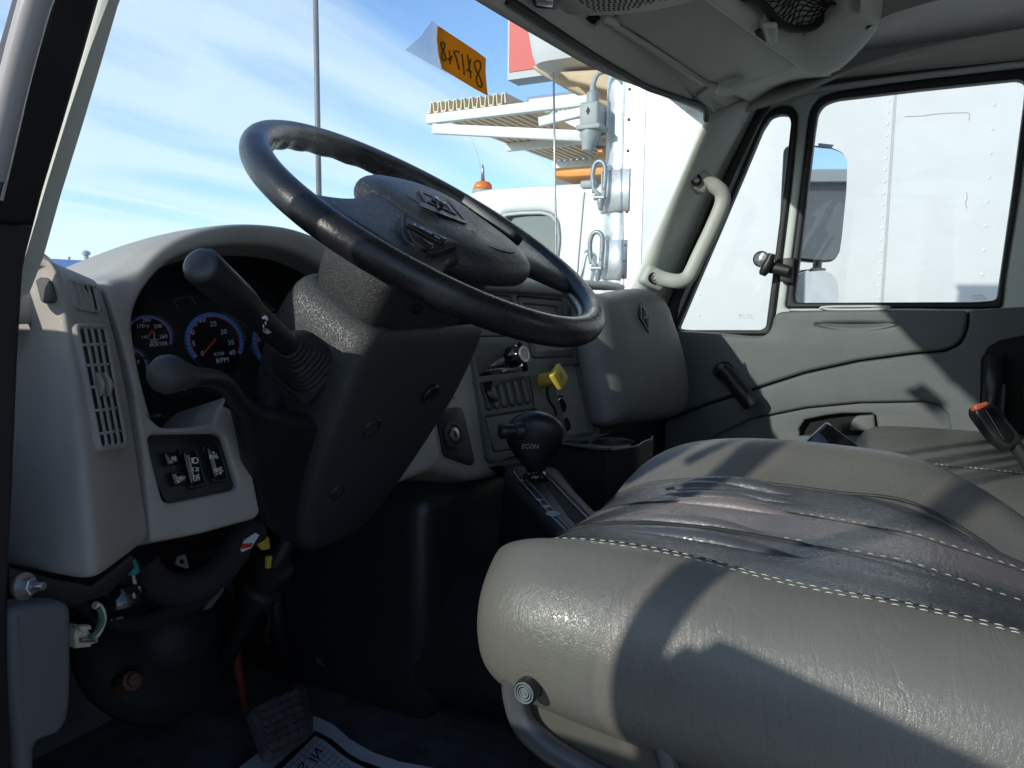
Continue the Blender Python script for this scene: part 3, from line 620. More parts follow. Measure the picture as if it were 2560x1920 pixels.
# --- floor, firewall, rear wall, roof panel, left sill
b = MB(); b.box(.30, 2.3, -1.0, 1.25, -.80, -.75); b.build('floor', M['floor'], cab, False)
b = MB(); b.box(.30, 2.3, 1.22, 1.27, -.75, .0); b.build('firewall', M['floor'], cab, False)
b = MB(); b.box(.30, 2.3, -1.05, -1.0, -.75, -.02); b.box(.30, .7, -1.05, -1.0, -.02, .6); b.box(1.9, 2.3, -1.05, -1.0, -.02, .6); b.box(.7, 1.9, -1.05, -1.0, .45, .6); b.build('rear_wall', M['headliner'], cab, False)
b = MB(); b.box(.26, 2.28, -1.05, .50, .625, .64); b.build('roof_panel', M['white'], cab, False)
# --- transmission hump
loft('floor_hump', [[np.array((x, y, z)) for x, z in ((1.02, -.76), (1.06, -.60), (1.12, -.50), (1.25, -.46), (1.5, -.46), (1.62, -.52), (1.70, -.76))] for y in (.35, .6, .9, 1.2)], mat('hump_rubber', (.030, .031, .034), .42, grain=.3, gscale=300, var=.2), cab, sub=2)
b = MB(); b.box(1.05, 1.70, .715, 1.21, -.765, -.33, 0, .05); b.build('engine_cover', mat('cover_plastic', (.030, .031, .034), .36, grain=.3, gscale=400, var=.15), cab)
# --- hood outside, low enough to stay hidden behind the dash
b = MB(); b.box(.42, 2.1, 1.30, 2.4, -1.2, -.25, 0, .06); b.build('hood', M['white'], cab)
b = MB(); b.box(.26, .30, .70, 1.27, -.80, -.02); b.build('left_kick_wall', M['floor'], cab, False)
b = MB(); b.box(.205, .255, .615, 1.4, -1.1, .035); b.build('cowl_side', M['white'], cab, False)
# --- headliner and header, a cross-section swept along x
def ze(x): return float(np.interp(x, [.4, .88, 1.265, 1.54, 1.86, 2.1], [.366, .370, .382, .407, .436, .445]))
def sec(x, s=0.0):
    k = .012*math.cos((x-1.2)*1.4)
    return [np.array((x, y, z)) for y, z in ((.72-.54*ze(x)+.004, ze(x)), (.72-.54*ze(x)-.012, ze(x)+.016), (.475, max(.436, ze(x)+.022)), (.452, .450), (.425, .464), (.400, .474), (.30, .488), (.262, .490), (.23, .53), (.17, .575), (.05, .598), (-.2, .605), (-.6, .60), (-1.0, .58))]
rows = [sec(x) for x in np.linspace(.42, 2.06, 15)]
for r_, x in zip(rows, np.linspace(.42, 2.06, 15)):
    for p in r_[4:]: p[2] += max(0, x-1.80)*.26
# corner drop into the right pillar
rows[-1] = [p+np.array((0, -.012, .0)) for p in rows[-1]]
hd = [[r[i] for i in range(0, 7)] for r in rows]; hl = [[r[i] for i in range(6, 14)] for r in rows]
sheet('header_trim', hd, M['header'], cab, .012, 1)
sheet('headliner', hl, M['headliner'], cab, .012, 1)
# black frit / seal along the top of the windshield
top_px = [(1195, 0), (1262, 41), (1300, 62), (1320, 80), (1327, 81), (1340, 70), (1352, 71), (1400, 101), (1450, 135), (1495, 165), (1560, 198), (1610, 222), (1660, 238), (1720, 256), (1752, 268), (1761, 284), (1762, 297)]
in_px = [(1767, 292), (1772, 276), (1757, 262), (1722, 249), (1664, 227), (1612, 206), (1560, 176), (1500, 143), (1400, 80), (1330, 32), (1280, 0), (1240, -40), (1100, -40)]
plate('windshield_frit', shift(W0, -.004), [top_px+in_px], .003, mat('frit_grey', (0.085, .078, .078), .6), cab)
seal_px = [(1270, 0), (1330, 40), (1400, 86), (1500, 151), (1560, 186), (1612, 216), (1664, 235), (1722, 254), (1754, 266), (1764, 280), (1765, 300)]
tube('windshield_seal', [hit(u, v, shift(W0, .004)) for u, v in seal_px], .0065, M['seal'], cab, 8, k=3)
# --- right pillar
frt = [(1765, 296), (1735, 363), (1705, 432), (1675, 500), (1645, 567), (1610, 648), (1577, 719), (1556, 770), (1530, 840)]
rgt = [(1912, 232), (1880, 287), (1845, 352), (1803, 430), (1763, 516), (1712, 634), (1656, 758), (1628, 830), (1600, 900)]
rings = []
for (a, c) in zip(frt, rgt):
    A = hit(a[0], a[1], W0); C = hit(c[0], c[1], PX(2.145)); d = C-A
    n = np.array((-.80, -.60, 0.0))
    rows_ = []
    for s, h in ((0, .0), (.06, .016), (.18, .032), (.40, .042), (.62, .036), (.80, .018), (.92, .004), (1, -.004)): rows_.append(A+d*s+n*h)
    rows_.append(C+np.array((.05, -.02, 0)))
    rings.append(rows_)
# upper flare into the roof corner
A0 = [hit(1766, 284, W0), hit(1790, 268, PX(2.02)), hit(1820, 258, PX(2.05)), hit(1850, 245, PX(2.08)), hit(1870, 236, PX(2.09)), hit(1890, 228, PX(2.10)), hit(1905, 222, PX(2.12)), hit(1918, 220, PX(2.14))]
sheet('right_pillar_trim', rings, M['trim'], cab, .012, 1)
E1 = [(1757, 262), (1768, 276), (1766, 296), (1830, 283), (1885, 279), (1925, 232), (1870, 212), (1830, 215), (1790, 225)]
r0 = [hit(u, v, W0) for u, v in ((1720, 252), (1745, 260), (1762, 270), (1767, 284), (1766, 297))]
r1 = [np.array((1.70, .40, .472)), np.array((1.84, .41, .478)), hit(1880, 232, PX(2.10)), hit(1890, 255, PX(2.11)), hit(1878, 284, PX(2.12))]
rm = [(a+c)/2+np.array((-.012, -.03, .012)) for a, c in zip(r0, r1)]
r2 = [np.array((1.74, .33, .49)), np.array((1.95, .33, .50)), hit(1925, 222, PX(2.14)), hit(1917, 244, PX(2.14)), hit(1902, 262, PX(2.14))]
sheet('roof_corner_trim', [r0, rm, r1], M['header'], cab, .010, 2)
va = [hit(u, v, P3((1.265, .46, .440), (1.65, .42, .440), (1.45, .29, .466))) for u, v in ((1815, 224), (1850, 218), (1900, 203), (1950, 183), (1992, 166), (2016, 176), (2046, 188))]
vb = [hit(u, v, PX(2.147)) for u, v in ((1893, 262), (1908, 246), (1932, 225), (1962, 213), (2000, 204), (2040, 198), (2090, 190))]
vm = [(a+c)/2+np.array((-.006, 0, -.004)) for a, c in zip(va, vb)]
sheet('visor_surround', [[p+np.array((0, 0, .03)) for p in va], va, vm, vb], M['header'], cab, .006, 2)
# upper right rail between header and door seal
r0 = [np.array((2.05, y, z)) for y, z in ((.44, .462), (.40, .474), (.30, .490), (.2, .54), (.0, .575), (-.3, .585), (-.8, .58))]
r1 = [np.array((2.11, y, z)) for y, z in ((.47, .49), (.42, .52), (.30, .545), (.2, .56), (.0, .565), (-.3, .57), (-.8, .57))]
r2 = [np.array((2.15, y, z)) for y, z in ((.49, .51), (.43, .535), (.30, .548), (.2, .55), (.0, .548), (-.3, .545), (-.8, .54))]
sheet('roof_side_rail', [r0, r1, r2], M['header'], cab, .01, 1)
r0 = [np.array((.44, y, z)) for y, z in ((.46, .462), (.40, .474), (.30, .490), (.2, .54), (.0, .585), (-.3, .592), (-.98, .58))]
r1 = [np.array((.37, y, z)) for y, z in ((.48, .46), (.42, .49), (.30, .52), (.2, .55), (.0, .565), (-.3, .57), (-.98, .57))]
r2 = [np.array((.30, y, z)) for y, z in ((.50, .46), (.43, .50), (.30, .53), (.2, .545), (.0, .55), (-.3, .55), (-.98, .54))]
sheet('roof_side_rail', [r0, r1, r2], M['header'], cab, .01, 1)
# outer skins that close the cab to the sun
b = MB(); b.box(.30, 2.2, .47, .53, .44, .645); b.build('roof_front', M['white'], cab, False)
b = MB(); b.box(2.20, 2.26, -1.05, .48, .585, .645); b.box(2.19, 2.25, -1.05, -.30, -1.0, .6); b.build('right_side_panel', M['white'], cab, False)
# --- left pillar: trim strip, jamb, seals
pl = shift(W0, .03)
def pil(name, pts, plane, thick, m, bev): return plate(name, plane, [pts], thick, m, cab, bev=bev, res=4)
pil('left_pillar_trim', [(520, -640), (330, -60), (309, 0), (255, 142), (205, 290), (150, 465), (97, 640), (60, 760), (30, 760), (76, 640), (120, 480), (172, 310), (222, 140), (262, 0), (285, -60), (484, -640)], pl, .03, M['trim'], .011)
jamb = mat('door_jamb', (0.035, .036, .042), .45, var=.25, vscale=15, rvar=.1, scratch=.25)
pil('door_seal', [(472, -640), (276, -60), (256, 0), (216, 140), (166, 310), (114, 480), (72, 640), (48, 760), (-60, 760), (-60, 560), (60, 200), (150, -60), (354, -640)], shift(W0, .075), .03, M['seal'], .006)
pil('left_door_jamb', [(374, -640), (180, -60), (160, 0), (110, 160), (60, 330), (10, 520), (-20, 640), (-80, 640), (-80, 420), (0, 280), (38, 160), (84, 0), (100, -60), (294, -640)], shift(W0, .105), .03, jamb, .012)
tube('jamb_edge', [hit(u, v, shift(W0, .125)) for u, v in ((306, -640), (112, -60), (90, 0), (62, 100), (36, 200), (10, 310), (-20, 440))], .0085, mat('jamb_edge_paint', (.38, .37, .36), .35), cab, 14, k=4)
tube('jamb_scratch', [hit(u, v, shift(W0, .1065)) for u, v in ((82, 150), (62, 250), (35, 370), (4, 500))], .0012, M['signgrey'], cab, 8, k=4)
for i, (a, c) in enumerate((((72, 640), (100, -120)),)): pass
# lower left jamb running down the image edge
plate('jamb_lower', PY(.60), [(-60, 560), (90, 560), (64, 650), (60, 700), (48, 900), (36, 1200), (25, 1440), (22, 1600), (30, 1940), (-60, 1940)], .05, M['seal'], cab, bev=.004)
# windshield: gently bowed pane
rows = []
for s in np.linspace(0, 1, 9):
    z = -.10+.54*s; rows.append([np.array((x, .735-.54*z+.06*max(0, (.25-z)/.35)+.010*math.cos((x-1.2)*1.4), z)) for x in np.linspace(.40, 2.04, 13)])
o = sheet('windshield', rows, G_wind, None, .004, 0)
tag(o, 'large clear windshield between the two front pillars', 'windshield')
# ---- stock tag taped inside the windshield, read from behind
tg = [(1095, 64), (1122, 82), (1160, 107), (1190, 127), (1215, 146), (1214, 180), (1217, 215), (1220, 240), (1190, 224), (1150, 200), (1106, 173), (1098, 140), (1093, 100)]
pt = thing('stock_tag', 'orange paper tag with 841748 written backwards, taped to the windshield', 'paper tag', hit(1155, 150, shift(W0, .012)))
TP = shift(W0, .012)
plate('card', TP, [tg], .0012, M['paperorange'], pt)
wl = []
for (s_, u, v, hh) in [('8', 1197, 192, 62), ('4', 1176, 170, 50), ('1', 1160, 158, 42), ('7', 1142, 145, 50), ('4', 1125, 134, 38), ('8', 1108, 128, 42)]:
    pass
TL = shift(TP, .0009)
def stroke(pts, mb): mb.tube([hit(u, v, TL) for u, v in cr_(pts, 5, False)], .0011, 6)
b = MB()
cx = lambda x, y: (960+x/2.765, y/2.765)
for s_ in ([(650, 510), (635, 480), (625, 440), (640, 420), (665, 430), (668, 465), (655, 500), (640, 530), (640, 560), (655, 595), (675, 600), (675, 570), (655, 515)],
           [(578, 380), (585, 430), (594, 480), (600, 540)], [(600, 408), (592, 450), (583, 490)], [(570, 485), (590, 490), (606, 498)],
           [(540, 375), (545, 420), (550, 460), (555, 515)], [(482, 358), (500, 352), (521, 362)], [(482, 358), (500, 400), (510, 440), (520, 480)],
           [(452, 352), (455, 390), (458, 445)], [(475, 385), (460, 402), (452, 410)], [(441, 408), (455, 410), (468, 414)],
           [(410, 350), (398, 325), (394, 300), (408, 292), (420, 305), (415, 340), (402, 365), (400, 395), (412, 418), (426, 412), (424, 385), (408, 348)]):
    stroke([cx(*p) for p in s_], b)
b.build('handwritten_number', M['papergreen'], pt)
film = [(1080, 50), (1095, 64), (1093, 100), (1098, 140), (1106, 173), (1140, 196), (1013, 125), (1050, 92)]
ft = plate('plastic_sleeve', shift(W0, .006), [film], .0008, G_film, None)
tag(ft, 'translucent plastic sleeve behind the orange tag on the windshield', 'plastic sleeve')
# ================================================================== overhead: visor, console, net, lamp
t = thing('sun_visor', 'folded grey vinyl sun visor on the passenger side above the windshield', 'sun visor', np.array((1.45, .34, .44)))
zv = .452
vis_px = [(1539, 62), (1600, 96), (1680, 150), (1760, 203), (1800, 214), (1835, 216), (1880, 203), (1950, 180), (1990, 164), (1975, 150), (1900, 92), (1830, 40), (1770, -6), (1700, -30), (1560, -10), (1530, 20)]
VP = P3((1.265, .46, .436), (1.65, .42, .436), (1.45, .29, .462))
plate('visor_body', VP, [vis_px], .022, M['visor'], t, bev=.0095, res=4, rnd=.012)
tube('pivot_rod', [hit(u, v, VP) for u, v in ((1500, 42), (1540, 66), (1640, 128), (1760, 206), (1815, 221))], .006, M['header'], t, 10)
b = MB(); b.tube([hit(1806, 217, shift(VP, .006)), hit(1828, 223, shift(VP, .006))], .006, 10); b.build('bright_pin', M['chrome'], t)
plate('end_bracket', shift(VP, .014), [(1787, 238), (1800, 222), (1845, 207), (1861, 212), (1862, 228), (1835, 240), (1800, 243)], .03, M['header'], t, bev=.006, rnd=.006)
t2 = thing('visor_clip', 'small grey visor hook with a dark slot under the storage bin', 'hook', hit(1925, 85, VP))
plate('clip_plate', shift(VP, .03), [(1879, 80), (1916, 46), (1946, 68), (1945, 105), (1932, 116), (1924, 115)], .012, M['header'], t2, bev=.004)
plate('slot', shift(VP, .0335), [(1879, 80), (1902, 76), (1913, 102), (1914, 106)], .003, M['dark'], t2)
plate('hook_tongue', shift(VP, .045), [(1905, 72), (1946, 70), (1944, 104), (1934, 115), (1923, 114), (1914, 88)], .012, M['header'], t2, bev=.005, rnd=.006)
b = MB()
for (u, v) in ((1913, 60), (1926, 68)): b.sphere(hit(u, v, shift(VP, .0305)), .003, 0, 8)
b.build('rivets', M['dark'], t2)
b = MB()
# overhead storage: lip beam + cheek + net
oc = thing('overhead_storage', 'grey overhead storage tray with rounded end cheek above the passenger side', 'storage tray', np.array((1.5, .2, .46)))
CH = P3((1.62, .24, .452), (1.95, .22, .466), (1.50, .10, .468))
Bp_ = [(1560, -146), (1640, -88), (1700, -45), (1762, 0), (1830, 48), (1900, 98), (1960, 142), (2010, 178), (2045, 190), (2080, 187), (2120, 160), (2160, 118), (2190, 80), (2204, 52), (2196, 32), (2174, 22), (2150, 20)]
Np_ = [(1690, -150), (1750, -104), (1800, -62), (1868, -4), (1892, 20), (1920, 48), (1950, 76), (1975, 92), (1998, 98), (2020, 95), (2045, 81), (2072, 58), (2095, 41), (2112, 30), (2124, 27), (2136, 26), (2146, 24)]
rows = []
for a_, c_ in zip(Bp_, Np_):
    A = hit(*a_, CH); C = hit(*c_, shift(CH, -.014)); nn = np.array(shift(CH, 1)[1])
    bk = np.array((0, 0, .06))
    rows.append([A+bk+(A-C)*.06, A+bk*.2+(A-C)*.03, A+nn*.002, A*.82+C*.18+nn*.010, A*.5+C*.5+nn*.010, A*.2+C*.8+nn*.004, C-nn*.002, C+bk*.15-(A-C)*.05, C+bk-(A-C)*.06])
e0 = [p+np.array((0, 0, .05))*(.2+0*i) for i, p in enumerate(rows[-1])]
sheet('tray_moulding', rows+[e0], M['header'], oc, 0, 2)
b = MB(); b.tube([hit(u, v, shift(CH, .004)) for u, v in ((2165, 72), (2172, 63), (2183, 60))], [.002, .004, .002], 8); b.build('slot_mark', M['dark'], oc)
# dark tray interior
b = MB(); b.box(.45, 1.55, .09, .22, .572, .585); b.build('tray_floor', M['dark'], oc, False)
NTP = P3((1.30, .205, .47), (1.68, .165, .468), (1.40, .08, .535))
net_o = [(1790, -60), (1868, -2), (1905, 34), (1960, 76), (2000, 97), (2030, 94), (2070, 64), (2112, 32), (2085, 10), (2060, -60)]
b = MB()
def net_pt(s, q):
    a = np.array((1868, -10))*(1-s)+np.array((2010, 92))*s; c = np.array((2040, -50))*(1-s)+np.array((2100, 34))*s
    p = a*(1-q)+c*q; hh = hit(p[0], p[1], NTP); sag = 4*q*(1-q)*.018+.006*math.sin(9*s+7*q)
    return hh+np.array((0, 0, sag))
for i in range(-3, 15):
    for sg in (1, -1):
        pts = []
        for k in range(11):
            q_ = k/10; s = i/12.0+sg*(q_-.5)*.35+.012*math.sin(13*q_+i)
            if -0.02 <= s <= 1.02: pts.append(net_pt(s, q_))
        if len(pts) > 2: b.tube(pts, .0012, 5)
tag(b.build('cargo_net', M['net']), 'black elastic cargo net stretched over the overhead storage tray', 'net')
b = MB(); b.tube(cr_([net_pt(-.05, 0), net_pt(.3, 0), net_pt(.6, -.01), net_pt(.9, 0), net_pt(1.02, .3), net_pt(1.02, .7), net_pt(1.0, 1.0)], 5, False), .007, 10); o = b.build('net_hem', M['net'], None); tag(o, 'thick black hem of the overhead cargo net', 'net hem')
# dome console at the top edge with speaker holes and a black switch
CP = P3((.98, .47, .432), (1.45, .47, .432), (1.2, .33, .452))
t = thing('roof_console', 'grey roof console with a grid of round speaker holes above the windshield', 'roof console', hit(1550, 0, CP))
con = [(1290, -60), (1305, 0), (1345, 28), (1400, 40), (1480, 45), (1560, 41), (1640, 30), (1705, 16), (1735, 8), (1750, -10), (1750, -60)]
plate('console_panel', shift(CP, .016), [con], .03, M['header'], t, bev=.010, res=4, rnd=.01)
b = MB()
hp_ = shift(CP, .0164); ex_ = hit(1700, 4, hp_)-hit(1460, 5, hp_); ex_ /= np.linalg.norm(ex_)
for r_ in range(7):
    u0, v0 = 1458+7.5*r_-3, 1.5+4.9*r_-4; n_ = int(17-1.6*r_)
    for i in range(-1, n_):
        s = i/16.0; u = u0+(1690-1458)*s*(1-.03*r_)+4*(r_ % 2); v = v0+ (-1.0-.6*r_)*s*2.2 + (2.5 if r_ < 2 else 0)*0
        if v > -8: b.lathe(hit(u, v, hp_), np.array(hp_[1]), [(.0019, 0), (.0019, .0004)], 8)
b.build('speaker_holes', M['dark'], t, False)
t = thing('dome_switch', 'small black square switch block on the roof console', 'switch', hit(1370, 5, shift(CP, .03)))
plate('switch_body', shift(CP, .034), [(1331, -20), (1332, 12), (1340, 22), (1385, 27), (1398, 24), (1404, 4), (1404, -20)], .018, M['black'], t, bev=.003, rnd=.003)
plate('switch_key', shift(CP, .038), [(1337, -20), (1340, 14), (1382, 19), (1386, -20)], .006, M['gloss'], t, bev=.001)
t = thing('finger_pull', 'small half-round recessed finger pull beside the visor pivot', 'recess', hit(1480, 52, CP))
plate('recess_cup', shift(CP, -.004+.012), [(1448, 50), (1458, 47), (1500, 45), (1498, 55), (1490, 61), (1476, 63), (1462, 59)], .004, M['dark'], t)
tube('rim', [hit(u, v, shift(CP, .010)) for u, v in ((1448, 50), (1462, 60), (1476, 64), (1490, 62), (1500, 52))], .003, M['header'], t, 8, k=4)
tube('pivot_arm', [hit(u, v, shift(CP, .012)) for u, v in ((1508, 46), (1522, 50), (1540, 60))], .006, M['trim'], t, 10, k=3)
# ================================================================== passenger door
D0 = PX(RX)
dr = thing('passenger_door', 'closed passenger door with dark grey lower trim and two framed windows', 'truck door', (RX, .15, -.75))
fr_out = [(1660, 900), (1660, 800), (1690, 740), (1765, 560), (1830, 420), (1885, 300), (1915, 255), (1945, 232), (2000, 215), (2100, 199), (2300, 172), (2560, 142), (2760, 120), (2760, 900)]
vent = [(1680, 838), (1690, 805), (1740, 690), (1800, 548), (1860, 405), (1906, 300), (1925, 276), (1950, 264), (1978, 266), (1992, 285), (1990, 330), (1975, 480), (1955, 640), (1936, 790), (1925, 838)]
mainw = [(1962, 772), (1966, 745), (1985, 600), (2005, 440), (2018, 320), (2028, 270), (2050, 242), (2090, 228), (2300, 198), (2560, 167), (2590, 170), (2580, 240), (2545, 500), (2512, 700), (2506, 772)]
plate('frame', PX(2.175), [fr_out, vent, mainw], .05, M['frame'], dr, bev=.010, res=4, rnd=.01, holes_rnd=.02)
def inset(poly, k):
    c = np.mean(np.array(poly), axis=0); return [tuple(c+(np.array(p)-c)*k) for p in poly]
vent_g = [(1693, 823), (1745, 700), (1800, 572), (1860, 430), (1905, 322), (1925, 292), (1945, 285), (1970, 286), (1977, 305), (1960, 460), (1935, 655), (1914, 818), (1900, 826), (1720, 826)]
main_g = [(1989, 757), (1986, 740), (2003, 610), (2022, 450), (2036, 330), (2044, 280), (2060, 258), (2090, 247), (2300, 222), (2545, 196), (2566, 204), (2562, 250), (2532, 480), (2502, 690), (2493, 751), (2440, 755)]
plate('vent_seal', PX(2.168), [[(u, v) for u, v in vent], vent_g], .04, M['seal'], dr, bev=.006, res=3, rnd=.008)
plate('window_seal', PX(2.170), [mainw, main_g], .04, M['seal'], dr, bev=.007, res=3, rnd=.012)
plate('vent_glass', PX(2.19), [vent_g], .004, G_side, dr)
plate('window_glass', PX(2.192), [main_g], .004, G_side, dr)
# faint etched marks of the panes
b = MB()
for (u, v, n_) in ((2432, 740, 4), (1850, 788, 4)):
    for i in range(n_):
        for r_ in range(2):
            p = hit(u+i*9+(3 if r_ else 0), v+r_*7-(2 if i == 2 else 0), PX(2.1885)); b.box(p[0], p[0]+.0006, p[1]-.0028, p[1]+.0022, p[2]-.0012, p[2]+.0012)
b.build('etched_mark', M['signgrey'], dr, False)
# outer body seal round the door opening
so_ = [(1640, 880), (1668, 760), (1740, 590), (1815, 425), (1870, 315), (1903, 252), (1935, 222), (1990, 204), (2100, 187), (2300, 160), (2560, 130), (2760, 108)]
si_ = [(2760, 128), (2560, 148), (2300, 178), (2100, 205), (2000, 221), (1955, 236), (1925, 262), (1893, 312), (1838, 425), (1764, 590), (1694, 752), (1668, 880)]
plate('body_seal', PX(2.147), [so_+si_], .035, M['seal'], cab, bev=.008, res=3)
tube('frame_ridge', [hit(u, v, PX(2.166)) for u, v in ((1682, 770), (1752, 610), (1826, 448), (1880, 335), (1914, 274), (1944, 248), (2000, 232), (2100, 216), (2300, 190), (2560, 160))], .009, M['frame'], dr, 10, k=3)
# ---- trim card (upper and lower)
up = [(1650, 842), (1693, 829), (1760, 832), (1870, 842), (1905, 842), (1922, 832), (1930, 812), (1934, 792), (1946, 781), (1972, 778), (2060, 776), (2200, 775), (2419, 775),
      (2419, 808), (2410, 840), (2398, 858), (2365, 876), (2283, 883), (2148, 901), (2012, 931), (1922, 960), (1840, 987), (1760, 1012), (1660, 1050)]
scoop = [(2040, 812), (2075, 809), (2140, 808), (2210, 809), (2245, 812), (2215, 818), (2180, 822), (2140, 823), (2100, 822), (2068, 818)]
plate('upper_trim', PX(2.105), [up, scoop], .07, M['door'], dr, bev=.010, res=5, rnd=.006, holes_rnd=.001)
b = MB(); b.box(2.175, 2.20, -.35, .315, -1.0, -.02); b.box(2.175, 2.20, .315, .75, -1.0, -.125); b.build('door_skin', M['white'], dr, False)
b = MB(); b.box(2.150, 2.174, -.30, .315, -1.0, -.03); b.box(2.150, 2.174, .315, .72, -1.0, -.13); b.build('inner_panel', M['dark'], dr, False)
lo = [(1660, 1054), (1760, 1016), (1840, 991), (1922, 964), (2012, 935), (2148, 905), (2283, 887), (2366, 880), (2400, 863), (2412, 845), (2423, 812), (2424, 775), (2560, 768), (2760, 760), (2760, 1500), (1640, 1500)]
arm_px = [(1700, 1180), (1759, 1106), (1876, 1048), (2012, 1020), (2148, 1007), (2306, 1004), (2350, 1014), (2371, 1040), (2377, 1084), (2380, 1180)]
plate('lower_trim', PX(2.108), [lo, arm_px], .06, M['door2'], dr, bev=.008, res=4, rnd=.004)
hole = [(2000, 1090), (1998, 1072), (2012, 1050), (2060, 1040), (2105, 1034), (2178, 1033), (2190, 1040), (2195, 1075), (2196, 1092)]
plate('arm_recess', PX(2.122), [[(u, v) for u, v in inset(arm_px, 1.03)], hole], .04, M['door'], dr, bev=.006, res=3)
plate('handle_pocket', PX(2.16), [inset(hole, 1.1)], .01, M['dark'], dr)
plate('latch_lever', PX(2.118), [(2122, 1078), (2130, 1050), (2142, 1040), (2186, 1037), (2190, 1080)], .02, M['door'], dr, bev=.005, rnd=.006)
# window ledge: top face of the card with its oval recess
b = MB(); b.tube(cr_([hit(u, v, PX(2.115)) for u, v in ((2052, 772), (2066, 767), (2130, 766), (2190, 766), (2225, 769), (2190, 773), (2100, 774))], 4, True), .003, 6, closed=True); b.build('ledge_ring', M['frame'], dr)
rows = []
for a in np.linspace(-.04, 1.04, 21):
    u = 2040+205*a; w_ = max(math.sin(math.pi*min(max(a, 0), 1)), .02)
    rows.append([hit(u, 808+dv*w_-1*w_+4*(1-w_), PX(2.1052+dep*w_)) for dv, dep in ((-6, .016), (0, .015), (4, .012), (9, .007), (13, .003), (17, .001), (21, .0006))])
sheet('pull_scoop', rows, M['door'], dr, 0, 1)
# winder
t = thing('window_crank', 'dark window winder hanging on the lower trim of the passenger door', 'window crank', hit(1812, 925, PX(2.07)))
tube('crank_arm', [hit(u, v, PX(2.062)) for u, v in ((1806, 920), (1820, 935), (1845, 968), (1872, 1000), (1882, 1012))], [.018, .019, .021, .024, .021], M['black'], t, 14)
b = MB(); b.lathe(hit(1812, 925, PX(2.105)), (-1, 0, 0), [(.024, 0), (.024, .03), (.02, .045), (.008, .05)], 18); b.build('pivot_boss', M['black'], t, True, 45)
# vent latch
t = thing('vent_latch', 'black vent window latch with a round washer on the door post', 'latch', hit(1905, 655, PX(2.14)))
b = MB(); b.lathe(hit(1904, 648, PX(2.184)), (-1, 0, 0), [(.021, 0), (.022, .006), (.018, .009), (.016, .009), (.008, .012), (.001, .012)], 24); b.build('washer', M['steel'], t, True, 40)
tube('thumb_lever', [hit(u, v, PX(2.130)) for u, v in ((1930, 634), (1924, 652), (1916, 668), (1908, 682), (1905, 688))], [.010, .014, .016, .013, .009], M['black'], t, 12, flat=.9)
tube('latch_bar', [hit(u, v, PX(2.140)) for u, v in ((1920, 668), (1945, 672), (1972, 678))], .015, M['black'], t, 10, flat=.6)
plate('latch_bracket', PX(2.150), [(1957, 646), (1985, 644), (1980, 708), (1950, 704), (1948, 690), (1955, 670)], .02, M['black'], t, bev=.003)
# grab handle on the right pillar
t = thing('grab_handle', 'beige plastic grab handle bolted to the right pillar', 'grab handle', hit(1700, 600, PX(2.0)))
HN = np.array((-.80, -.60, 0.)) 
def gp(u, v, off): 
    pl_ = (hit(1730, 560, PX(2.05)), HN); return hit(u, v, shift(pl_, off))
pp = [(1714, 432, .046), (1726, 436, .054), (1742, 443, .060), (1762, 452, .066), (1788, 466, .074), (1803, 480, .076), (1807, 500, .074), (1799, 528, .070), (1775, 582, .062), (1747, 640, .054), (1728, 681, .050), (1717, 696, .048), (1700, 703, .045), (1680, 702, .038), (1655, 697, .026), (1632, 692, .016)]
pts = [gp(*p) for p in pp]
tube('grip', cr_(pts, 3, False), [.020, .026, .028, .028, .028, .027, .026, .025, .024, .022]+[.0195]*(len(pp)*3-17)+[.020, .021, .023, .025, .026], M['handle'], t, 16, flat=.82, up=(0, 0, 1))
for (u, v, of) in ((1744, 449, .050), (1637, 695, .0)):
    b = MB(); c = gp(u, v, .018+of); du = gp(u+12, v+6, .018+of)-c; ex = du/np.linalg.norm(du); ez = np.cross(ex, HN)
    b.obox(c-HN*.012, ex, ez, HN, .034, .027, .024, 0, .012); b.build('mount_pad', M['handle'], t)
    b = MB(); c = gp(u, v, .0545-.012+of); b.lathe(c-HN*.012, HN, [(.0145, 0), (.0150, .004), (.0125, .006), (.0115, .002)], 20, caps=False); b.lathe(c-HN*.0095, HN, [(.0118, 0), (.0118, .0006)], 20); b.build('screw_recess', M['dark'], t, True, 40)
    b = MB(); b.lathe(c-HN*.0085, HN, [(.0078, 0), (.0075, .003), (.005, .0035), (.0045, .0015), (.0003, .0015)], 12); b.build('screw', M['steel'], t, True, 35)
# ---- mirrors outside the passenger window
def mirror(name, lab, pxs, x, nrm, rough_part, conv):
    c = np.mean([hit(u, v, PX(x)) for u, v in pxs], axis=0)
    t = thing(name, lab, 'door mirror', c)
    pl_ = (c, nrm)
    plate('mirror_glass', shift(pl_, .002), [inset(pxs, .955)], .003, M['mirror'], t, rnd=.02)
    plate('housing', pl_, [pxs], .05, M['black'], t, bev=.012, res=4, rnd=.025)
    return t, pl_
mt, mpl = mirror('door_mirror', 'tall flat passenger door mirror outside the window, reflecting dark shapes', [(1985, 358), (2035, 361), (2085, 367), (2112, 380), (2121, 400), (2118, 480), (2106, 600), (2100, 640), (2085, 655), (2050, 657), (1970, 648)], 2.55, (-.62, -.78, -.018), 0, 0)
plate('edge_clip', shift(mpl, .012), [(2050, 358), (2085, 362), (2080, 369), (2052, 366)], .008, M['greybox'], mt)
mt, mpl = mirror('convex_mirror', 'small wide-angle passenger mirror below the tall one', [(1990, 684), (2030, 671), (2070, 677), (2092, 692), (2099, 720), (2097, 770), (1985, 770)], 2.55, (-.60, -.795, .02), 0, 1)
plate('edge_clip', shift(mpl, .012), [(2030, 670), (2062, 670), (2066, 676), (2035, 678)], .008, M['greybox'], mt)
